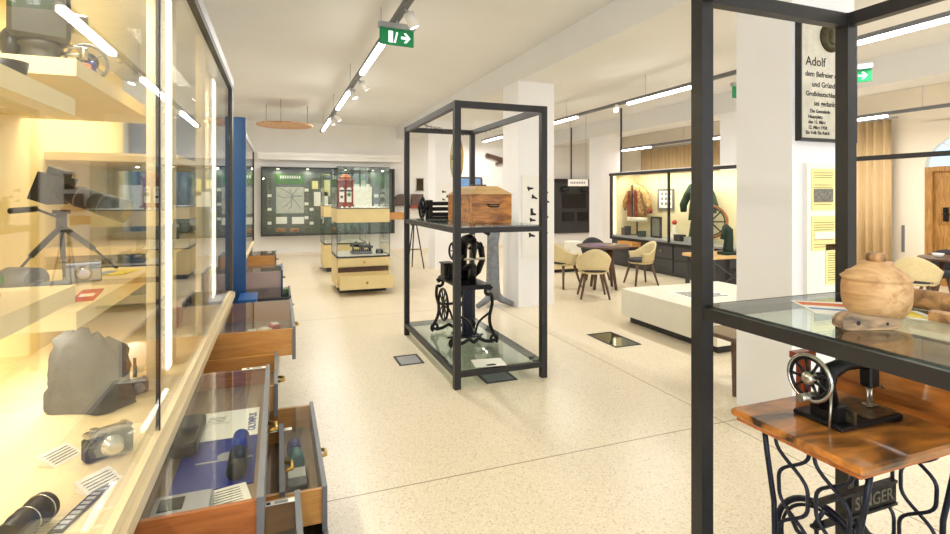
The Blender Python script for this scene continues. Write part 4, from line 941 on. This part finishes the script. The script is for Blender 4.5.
# ------------------------------------------------------------------ alcove wall with screens
def wx(px): u=(px-475)/520; return 14.85*(.3543+.9351*u)/(.9351-.3543*u)
def wz(px,py): u=(px-475)/520; return 1.6+(196-py)/520*14.85/(.9351-.3543*u)
o=thing('screen_wall','dark grey wall board with black screens in the far corner','display wall',(9.2,14.85,.4))
MB().box(wx(552),wx(592),14.82,14.9,wz(570,233),wz(570,181)).build('board','dgrey',o)
for a,c,e,f in ((562,585,194,208),(562,573,212,221),(577,587,212,221)): MB().box(wx(a),wx(c),14.78,14.82,wz(a,f),wz(a,e)).build('screen','blk',o)
for a in (563,583): MB().ball((wx(a),14.70,wz(a,189)),.16,.1,.10).build('lamp_shade','blk',o)
MB().box(wx(552),wx(592),14.70,14.82,wz(570,181),wz(570,180)+.03).build('head_rail','frame',o)
b=MB(); b.box(8.0,8.03,13.2,13.23,2.05,CZ); b.build('hanging_rod','frame'); tag(S.objects['hanging_rod'],'thin black rod hanging from ceiling left of the small sign','hanging rod')
p=pt(578,182.5,13.0)
o=thing('hanging_sign','small white sign with mauve lettering hung before the screen wall','sign',(p.x,p.y,p.z-.09),R(-20)); MB().box(-.25,.25,-.01,.01,0,.17).build('board','paper',o,world=False)
b=MB()
M['mauve']=mat('mauve_print',(120,90,130),.7)
for i in range(9): b.box(-.19+i*.042,-.165+i*.042,-.013,-.0105,.06,.11)
b.build('lettering','mauve',o,world=False)
b=MB(); b.cyl((-.2,0,.17),(-.2,0,CZ-o.location.z),.003,n=6); b.cyl((.2,0,.17),(.2,0,CZ-o.location.z),.003,n=6); b.build('wire','frame',o,world=False)
# low counter and white tables in mid distance
o=thing('low_counter','low cream counter on dark plinth behind the armchairs','counter',(5.8,9.9,0)); MB().bbox(5.1,6.35,9.5,10.2,.07,.36,.008).build('body','cream',o); MB().box(5.15,6.3,9.55,10.15,0,.07).build('plinth','blk',o)
o=thing('cocktail_table','white flared stretch cloth table left behind the armchairs','table',(5.45,10.5,0)); MB().lathe([(.25,0),(.12,.3),(.09,.7),(.14,1.0),(.32,1.1),(.32,1.13)],(5.5,10.75,0)).build('cloth','white',o)
o=thing('white_box','white box standing on the low cream counter','box',(5.9,9.8,.36)); MB().bbox(5.85,6.15,9.7,9.95,.36,.62,.01).build('box','white',o)
o=thing('brown_jar','dark brown jar on the low counter beside white box','jar',(6.2,9.65,.36)); MB().lathe([(.06,0),(.07,.01),(.07,.2),(.05,.24),(.05,.27)],(6.25,9.62,.36)).build('jar','leg',o)

# ------------------------------------------------------------------ chairs and tables
def chair_proto(label, loc, rz, shell='beige', seat='darkup'):
    o=thing('armchair',label,'chair',(0,0,0),0,'tub armchairs in the seating areas')
    # shell: swept back surface, local: front = +y
    n=20; V=[]; F=[]; T=.022
    for ring in range(6):
        t=ring/5
        for i in range(n+1):
            a=R(-205+ (230)*i/n)  # wraps around back
            ca,sa=math.cos(a),math.sin(a)
            back=max(0,-sa)
            hh=.44+ t*(.14+.20*back**1.5)
            r=.235+.045*t
            V.append((r*ca*1.0, r*sa*.95+.0, hh if ring else .42))
    m=len(V)
    for v in list(V): 
        r=math.hypot(v[0],v[1]); k=(r-T)/r; V.append((v[0]*k,v[1]*k,v[2]+.004))
    W=n+1
    for r_ in range(5):
        for i in range(n):
            a=r_*W+i; F.append((a,a+1,a+1+W,a+W)); F.append((m+a,m+a+W,m+a+1+W,m+a+1))
    for i in range(n): a=5*W+i; F.append((a,a+1,m+a+1,m+a)); F.append((i,m+i,m+i+1,i+1))
    for r_ in range(5):
        a=r_*W; F.append((a,a+W,m+a+W,m+a)); a+=n; F.append((a,m+a,m+a+W,a+W))
    MB().add(V,F,True).build('backrest',shell,o,world=False)
    MB().lathe([(.17,.40),(.225,.41),(.235,.44),(.222,.465),(.19,.475),(.05,.478)],(0,.0,0),n=28).build('seat',seat,o,world=False)
    MB().lathe([(.10,.37),(.20,.385),(.23,.415),(.22,.42)],(0,0,0),n=28).build('seat_shell',shell,o,world=False)
    for sx in (-1,1):
        for sy in (-1,1):
            MB().rings([(sx*.13,sy*.13,.40),(sx*.22,sy*.22,0)],[.026,.016],10).build('leg','leg',o,world=False)
    o.location=loc; o.rotation_euler=(0,0,rz)
    return o
CH=chair_proto('cream tub armchair with its back turned, left of the table centre',(4.67,7.04,0),R(-25))
copy_tree(CH,None,(6.15,7.75,0),R(80),'cream tub armchair turned sideways at right of the table, near the wardrobe case')
copy_tree(CH,None,(4.72,8.05,0),R(-75),'cream and grey armchair cut off by middle pillar at left of table')
CD=chair_proto('dark grey armchair facing us behind the round table in the middle',(5.75,8.6,0),R(160),'darkup','darkup')
CR=copy_tree(CH,None,(8.25,4.55,0),R(-70),'cream armchair at far right near the oak door')
copy_tree(CD,None,(9.35,4.85,0),R(100),'dark grey armchair behind the far right table')
def table(loc,label,r=.45):
    o=thing('round_table',label,'table',loc)
    MB().lathe([(.02,.715),(r-.02,.715),(r,.73),(r,.742),(r-.01,.75),(.02,.75)],loc,n=40).build('tabletop','leg',o)
    for a in (20,110,200,290):
        MB().rings([(loc[0]+.14*math.cos(R(a)),loc[1]+.14*math.sin(R(a)),.715),(loc[0]+.26*math.cos(R(a)),loc[1]+.26*math.sin(R(a)),0)],[.035,.025],10).build('leg','leg',o)
    return o
table((5.28,7.65,0),'dark walnut round table between the cream armchairs',.46)
table((8.75,4.35,0),'dark walnut round table at far right by the oak door',.42)
o=thing('table_mat','purple cloth mat lying on the middle walnut table','mat',(5.1,7.6,.75)); MB().lathe([(.02,.751),(.17,.751),(.17,.757),(.02,.757)],(5.1,7.6,0)).build('mat','mauve',o)
o=thing('white_cup','small white bowl on far right walnut table','bowl',(8.62,4.5,.75)); MB().lathe([(.03,0),(.05,.01),(.07,.05),(.065,.05),(.04,.015)],(8.62,4.5,.75)).build('bowl','white',o)
# stool by pillar
o=thing('wooden_stool','dark walnut stool half hidden behind the near pillar','stool',(3.6,3.3,0))
b=MB(); b.bbox(3.38,3.82,3.12,3.52,.43,.465,.01); b.build('seat','leg',o)
for x,yy in ((3.41,3.49),(3.41,3.15),(3.79,3.49),(3.79,3.15)): MB().rings([(x+(.02 if x<3.6 else -.02),yy+(-.02 if yy>3.3 else .02),.43),(x,yy,0)],[.035,.022],4).build('leg','leg',o)
# low plinth
o=thing('low_plinth','low wide ivory plinth on a dark recessed base in mid floor','plinth',(4.85,4.8,0))
MB().bbox(4.1,5.7,4.0,5.55,.09,.42,.004).build('body','plat',o); MB().box(4.18,5.62,4.07,5.47,0,.09).build('recessed_base','blk',o)
o=thing('text_print','grey printed text sheet lying on the ivory plinth','print',(4.75,5.0,.42),R(-5)); MB().box(-.32,.32,-.34,.12,.001,.004).build('sheet','paper',o,world=False)
b=MB()
for k in range(6): b.box(-.25,.25-.05*(k%2),-.3+k*.06,-.27+k*.06,.0041,.005)
b.build('print','ink',o,world=False)
# bench with spinning wheel and cast iron machine
o=thing('trestle_table','wooden topped trestle table with crossed metal legs behind pillar','table',(6.68,6.45,0))
MB().bbox(6.22,7.15,6.15,6.8,.62,.67,.006).build('tabletop','lid',o)
for x in (6.28,7.09):
    for yy in (6.21,6.74): MB().box(x-.025,x+.025,yy-.025,yy+.025,0,.62).build('leg','dgrey',o)
b=MB(); b.bar((6.28,6.21,.08),(6.28,6.74,.58),.02); b.bar((6.28,6.74,.08),(6.28,6.21,.58),.02); b.build('cross_brace','dgrey',o)
b=MB(); b.bar((6.30,6.21,.1),(7.07,6.21,.58),.02); b.bar((7.07,6.21,.1),(6.30,6.21,.58),.02); b.build('cross_brace','dgrey',o)
o=thing('spinning_wheel','wooden spinning wheel with dark spokes on the trestle table','spinning wheel',(6.62,6.55,.67))
c=Vector((6.60,6.58,1.18)); nn=Vector((-.5,-.85,0)).normalized(); u=nn.cross(Z)
b=MB(); b.torus(c,.26,.022,nn,36,8); b.build('rim','wheelwood',o)
b=MB(); b.torus(c,.225,.010,nn,30,6)
for a in range(0,360,45): q=u*math.cos(R(a))+Z*math.sin(R(a)); b.cyl(c,c+q*.24,.011,n=8)
b.cyl(c-nn*.06,c+nn*.06,.04); b.build('spokes','blk',o)
b=MB(); b.bar(c+nn*.06,(c.x-.03,c.y-.05,.67),.035); b.build('support','leg',o)
b=MB(); b.bar(c-nn*.06,(c.x+.03,c.y+.05,.67),.035); b.build('support','leg',o)
o=thing('iron_machine','dark green cast iron machine standing in front of the spinning wheel','old machine',(6.66,6.3,.67))
b=MB(); b.bbox(6.55,6.82,6.2,6.40,.67,.72,.01); b.rings([(6.68,6.3,.72),(6.70,6.3,.9),(6.68,6.3,1.05),(6.62,6.3,1.12)],[.08,.07,.08,.05],12); b.cyl((6.62,6.3,1.1),(6.56,6.3,.92),.03); b.build('body','uni',o)
o=thing('white_iron','white curved metal piece on the left end of trestle table','iron',(6.35,6.4,.67)); b=MB(); b.rings([(6.28,6.3,.69),(6.36,6.32,.70),(6.44,6.36,.76),(6.38,6.5,.79)],[.02,.028,.02,.015],10); b.build('body','lgrey',o)

# ------------------------------------------------------------------ wardrobe vitrine
o=thing('costume_vitrine','long glass vitrine with costumes above black drawers at right','display case',(7.7,8.6,0)); CV=o
y0,y1=6.2,10.3
MB().box(7.36,8.06,y0,y1,0,.62).build('base_cabinet','dgrey',o)
b=MB(); b.box(7.33,8.06,y0,y1,.66,.70); b.build('counter','lgrey',o)
b=MB(); b.box(7.30,8.06,y0,y1,.62,.66); b.build('drawer_rail','blk',o)
MB().box(8.02,8.06,y0,y1,.70,2.09).build('back_panel','costwall',o)
MB().box(7.35,8.02,y1-.04,y1,.70,2.09).build('side_panel','costwall',o)
MB().box(7.30,8.06,y0,y1,2.13,2.15).build('top_panel','white',o)
b=MB(); b.box(7.28,7.34,3.0,y1+.02,2.07,2.13); b.build('top_bar','frame',o)
b=MB(); b.box(7.30,7.35,y1-.03,y1+.02,.6,2.07); b.build('corner_post','frame',o)
MB().box(7.305,7.345,8.35,8.39,.66,2.07).build('middle_post','frame',o)
for a,c in ((y0,8.35),(8.39,y1-.03)): MB().box(7.318,7.326,a,c,.70,2.07).build('glass_door','glass',o)
for yy in (3.6,6.6,9.9): MB().box(7.295,7.325,yy-.015,yy+.015,2.13,CZ).build('hanging_rod','frame',o)
MB().box(7.37,7.40,y1-.075,y1-.045,.72,2.05).build('led_strip','ledwarm',o)
light_area('vitrine_light',(7.55,8.3,2.05),.06,3.6,38,(1,.92,.74),(0,R(-25),0))
k=0
for i in range(6):
    a=y0+.04+i*.68
    d_=MB().box(7.335,7.36,a,a+.64,.34,.60).build('drawer','dgrey',o); MB().ball((7.33,a+.32,.48),.025).build('knob','brass',d_)
    d_=MB().box(7.34,7.36,a,a+.64,.05,.32).build('drawer','dgrey',o)
MB().box(7.10,7.36,9.25,9.75,.5,.6).build('open_drawer','oak',o)
# robe on stand
def costume(yc,label,main,trim,wide,fur,nm,cut,z0=.84,xo=7.72):
    o=thing(nm,label,'costume',(xo,yc,.70))
    V=lambda p:[(xo+a,yc+b_,c) for a,b_,c in p]
    # body as elliptical rings
    def ell(prof,m,name,sy=0):
        n=24; v=[];f=[]
        for (z,ry,rx) in prof:
            for k in range(n): q=2*PI*k/n; w=1+.03*math.cos(q*8); v.append((xo+rx*math.cos(q)*w,yc+sy+ry*math.sin(q)*w,z))
        for i in range(len(prof)-1):
            for k in range(n): l=(k+1)%n; f.append((i*n+k,i*n+l,i*n+n+l,i*n+n+k))
        b=MB(); b.add(v,f,True); b.add(v[-n:],[tuple(range(n))]); b.add(v[:n],[tuple(reversed(range(n)))]); return b.build(name,m,o)
    ell([(1.12,.27*wide,.13),(1.3,.24*wide,.13),(1.5,.20,.12),(1.7,.21,.11),(1.82,.17,.10),(1.88,.07,.06)],main,'coat')
    if fur: ell([(1.02,.285*wide,.14),(1.12,.275*wide,.135)],'fur','fur_hem')
    for s in (-1,1):
        MB().rings([(xo,yc+s*.17,1.80),(xo,yc+s*.30,1.62),(xo-.02,yc+s*.40,1.42),(xo-.03,yc+s*(.46 if wide>1 else .38),1.28)],[.07,.08,.075,.06],12).build('sleeve',trim,o)
        if fur: MB().rings([(xo-.03,yc+s*.455,1.30),(xo-.03,yc+s*.475,1.22)],[.07,.06],12).build('cuff','robe',o)
    MB().box(xo-.145,xo-.13,yc-.02,yc+.02,1.12,1.85).build('front_band','ink' if fur else 'uni',o)
    if fur:
        for s in (-1,1): MB().box(xo-.142,xo-.125,yc+s*.12-.045,yc+s*.12+.045,1.14,1.72).build('embroidered_band','robe',o)
    MB().cyl((xo,yc,.70),(xo,yc,1.9),.02).build('stand_pole','leg',o); MB().cyl((xo,yc,.70),(xo,yc,.72),.14,n=24).build('stand_base','leg',o)
    return o
costume(9.86,'red and gold patterned robe with white fur hem in the vitrine','robe2','robe2',1.15,True,'costume_robe',1)
o=costume(7.98,'dark green wool uniform coat at right in the vitrine','uni','uni',.95,False,'uniform_coat',1)
MB().rings([(7.72,7.98,1.10),(7.72,7.98,.74)],[.15,.2],16).build('skirt','uni',o)
def frm(y0_,y1_,z0,z1,x,label,mp='photo',mf='blk'):
    o=thing('framed_picture',label,'picture frame',(x,(y0_+y1_)/2,z0)); MB().box(x,x+.02,y0_,y1_,z0,z1).build('picture',mp,o); w=.035
    b=MB(); b.box(x-.015,x+.022,y0_-w,y0_,z0-w,z1+w); b.box(x-.015,x+.022,y1_,y1_+w,z0-w,z1+w); b.box(x-.015,x+.022,y0_,y1_,z0-w,z0); b.box(x-.015,x+.022,y0_,y1_,z1,z1+w); b.build('frame',mf,o)
    b=MB()
    return o
o=frm(9.02,9.44,1.34,1.72,7.99,'white mounted print in thin grey frame on the vitrine back','paper','grey')
b=MB()
for zz in (1.40,1.51,1.62):
    for yy in (9.07,9.19,9.31): b.box(7.985,7.989,yy,yy+.06,zz,zz+.06)
b.build('print','photo',o)
frm(8.95,9.2,.74,1.12,7.6,'small dark framed portrait standing on the vitrine floor')
o=thing('doll_figure','small doll figure in dress beside the middle post in vitrine','doll',(7.6,8.52,.70)); b=MB(); b.lathe([(.12,0),(.10,.08),(.05,.2),(.05,.28),(.025,.31)],(7.6,8.52,.70)); b.build('dress','fur',o); MB().ball((7.6,8.52,1.06),.05).build('head','red',o)
for i,(yy,w,h,m,lab) in enumerate(((10.0,.1,.16,'leg','brown box at far left of vitrine floor'),(9.9,.08,.2,'blk','dark cap below the red robe'),(9.4,.12,.12,'uni','dark green case between robe and portrait'),(8.25,.2,.12,'blk','black hat case on vitrine floor by green coat'),(8.0,.14,.09,'lgrey','grey case on the vitrine floor below green coat'))):
    o=thing('storage_box',lab,'box',(7.5,yy,.70)); b=MB(); b.bbox(7.42,7.56,yy-w/2,yy+w/2,.70,.70+h,.008); b.build('box',m,o); MB().box(7.418,7.562,yy-w/2-.002,yy+w/2+.002,.70+h,.712+h).build('lid',m,o)

# ------------------------------------------------------------------ curtains along right wall
def curtain(y0,y1,z0,z1,label,x=10.8):
    n=int((y1-y0)*56); v=[];f=[]
    for i in range(n+1):
        yy=y0+(y1-y0)*i/n; dx=.045*math.sin(i*.72)+.015*math.sin(i*.31)
        v+= [(x+dx,yy,z0),(x+dx*.8,yy,z1),(x+dx+.01,yy,z0),(x+dx*.8+.01,yy,z1)]
    for i in range(n): a=4*i; f+=[(a,a+4,a+5,a+1),(a+2,a+3,a+7,a+6),(a+1,a+5,a+7,a+3),(a,a+2,a+6,a+4)]
    f+=[(0,1,3,2),(4*n,4*n+2,4*n+3,4*n+1)]
    o=thing('curtain',label,'curtain',(x,(y0+y1)/2,z0)); MB().add(v,f,True).build('fabric','curtain',o); MB().box(x-.03,x+.03,y0-.1,y1+.05,z1,z1+.04).build('curtain_rail','lgrey',o)
curtain(6.38,8.3,.02,3.05,'long gold curtain right of the near pillar along right wall')
curtain(9.0,13.6,.02,3.05,'wide gold curtain seen above the costume vitrine')
o=thing('wall_switch','slim grey door handle plate on wall beside curtain','wall plate',(10.98,6.30,.95)); MB().box(10.975,11.0,6.27,6.31,.55,1.05).build('plate','grey',o)

# ------------------------------------------------------------------ light
W=bpy.data.worlds.new('World'); S.world=W; W.use_nodes=True; bg=W.node_tree.nodes['Background']; bg.inputs[0].default_value=(.86,.93,1,1); bg.inputs[1].default_value=1.2
# daylight window wall behind the camera
light_area('window_daylight',(4.5,-4.8,1.9),9,2.6,70,(.9,.95,1),(R(90),0,0))
light_area('window_daylight',(-1.12,-2.6,1.9),2.6,3.6,190,(.82,.9,1),(0,R(-90),0))

# ------------------------------------------------------------------ camera
cd=bpy.data.cameras.new('camera'); co=bpy.data.objects.new('camera',cd); COL.objects.link(co); S.camera=co
co.location=(0,0,1.6); co.rotation_euler=(R(90),0,-YAW); cd.sensor_width=36; cd.lens=520/950*36; cd.shift_y=-(267-196)/950; cd.clip_start=.02
S.view_settings.view_transform='Standard'; S.view_settings.look='None'; S.view_settings.gamma=1; S.view_settings.exposure=0.13
S.cycles.max_bounces=10; S.cycles.transparent_max_bounces=24; S.cycles.diffuse_bounces=5; S.cycles.sample_clamp_indirect=6
S.cycles.use_denoising=True
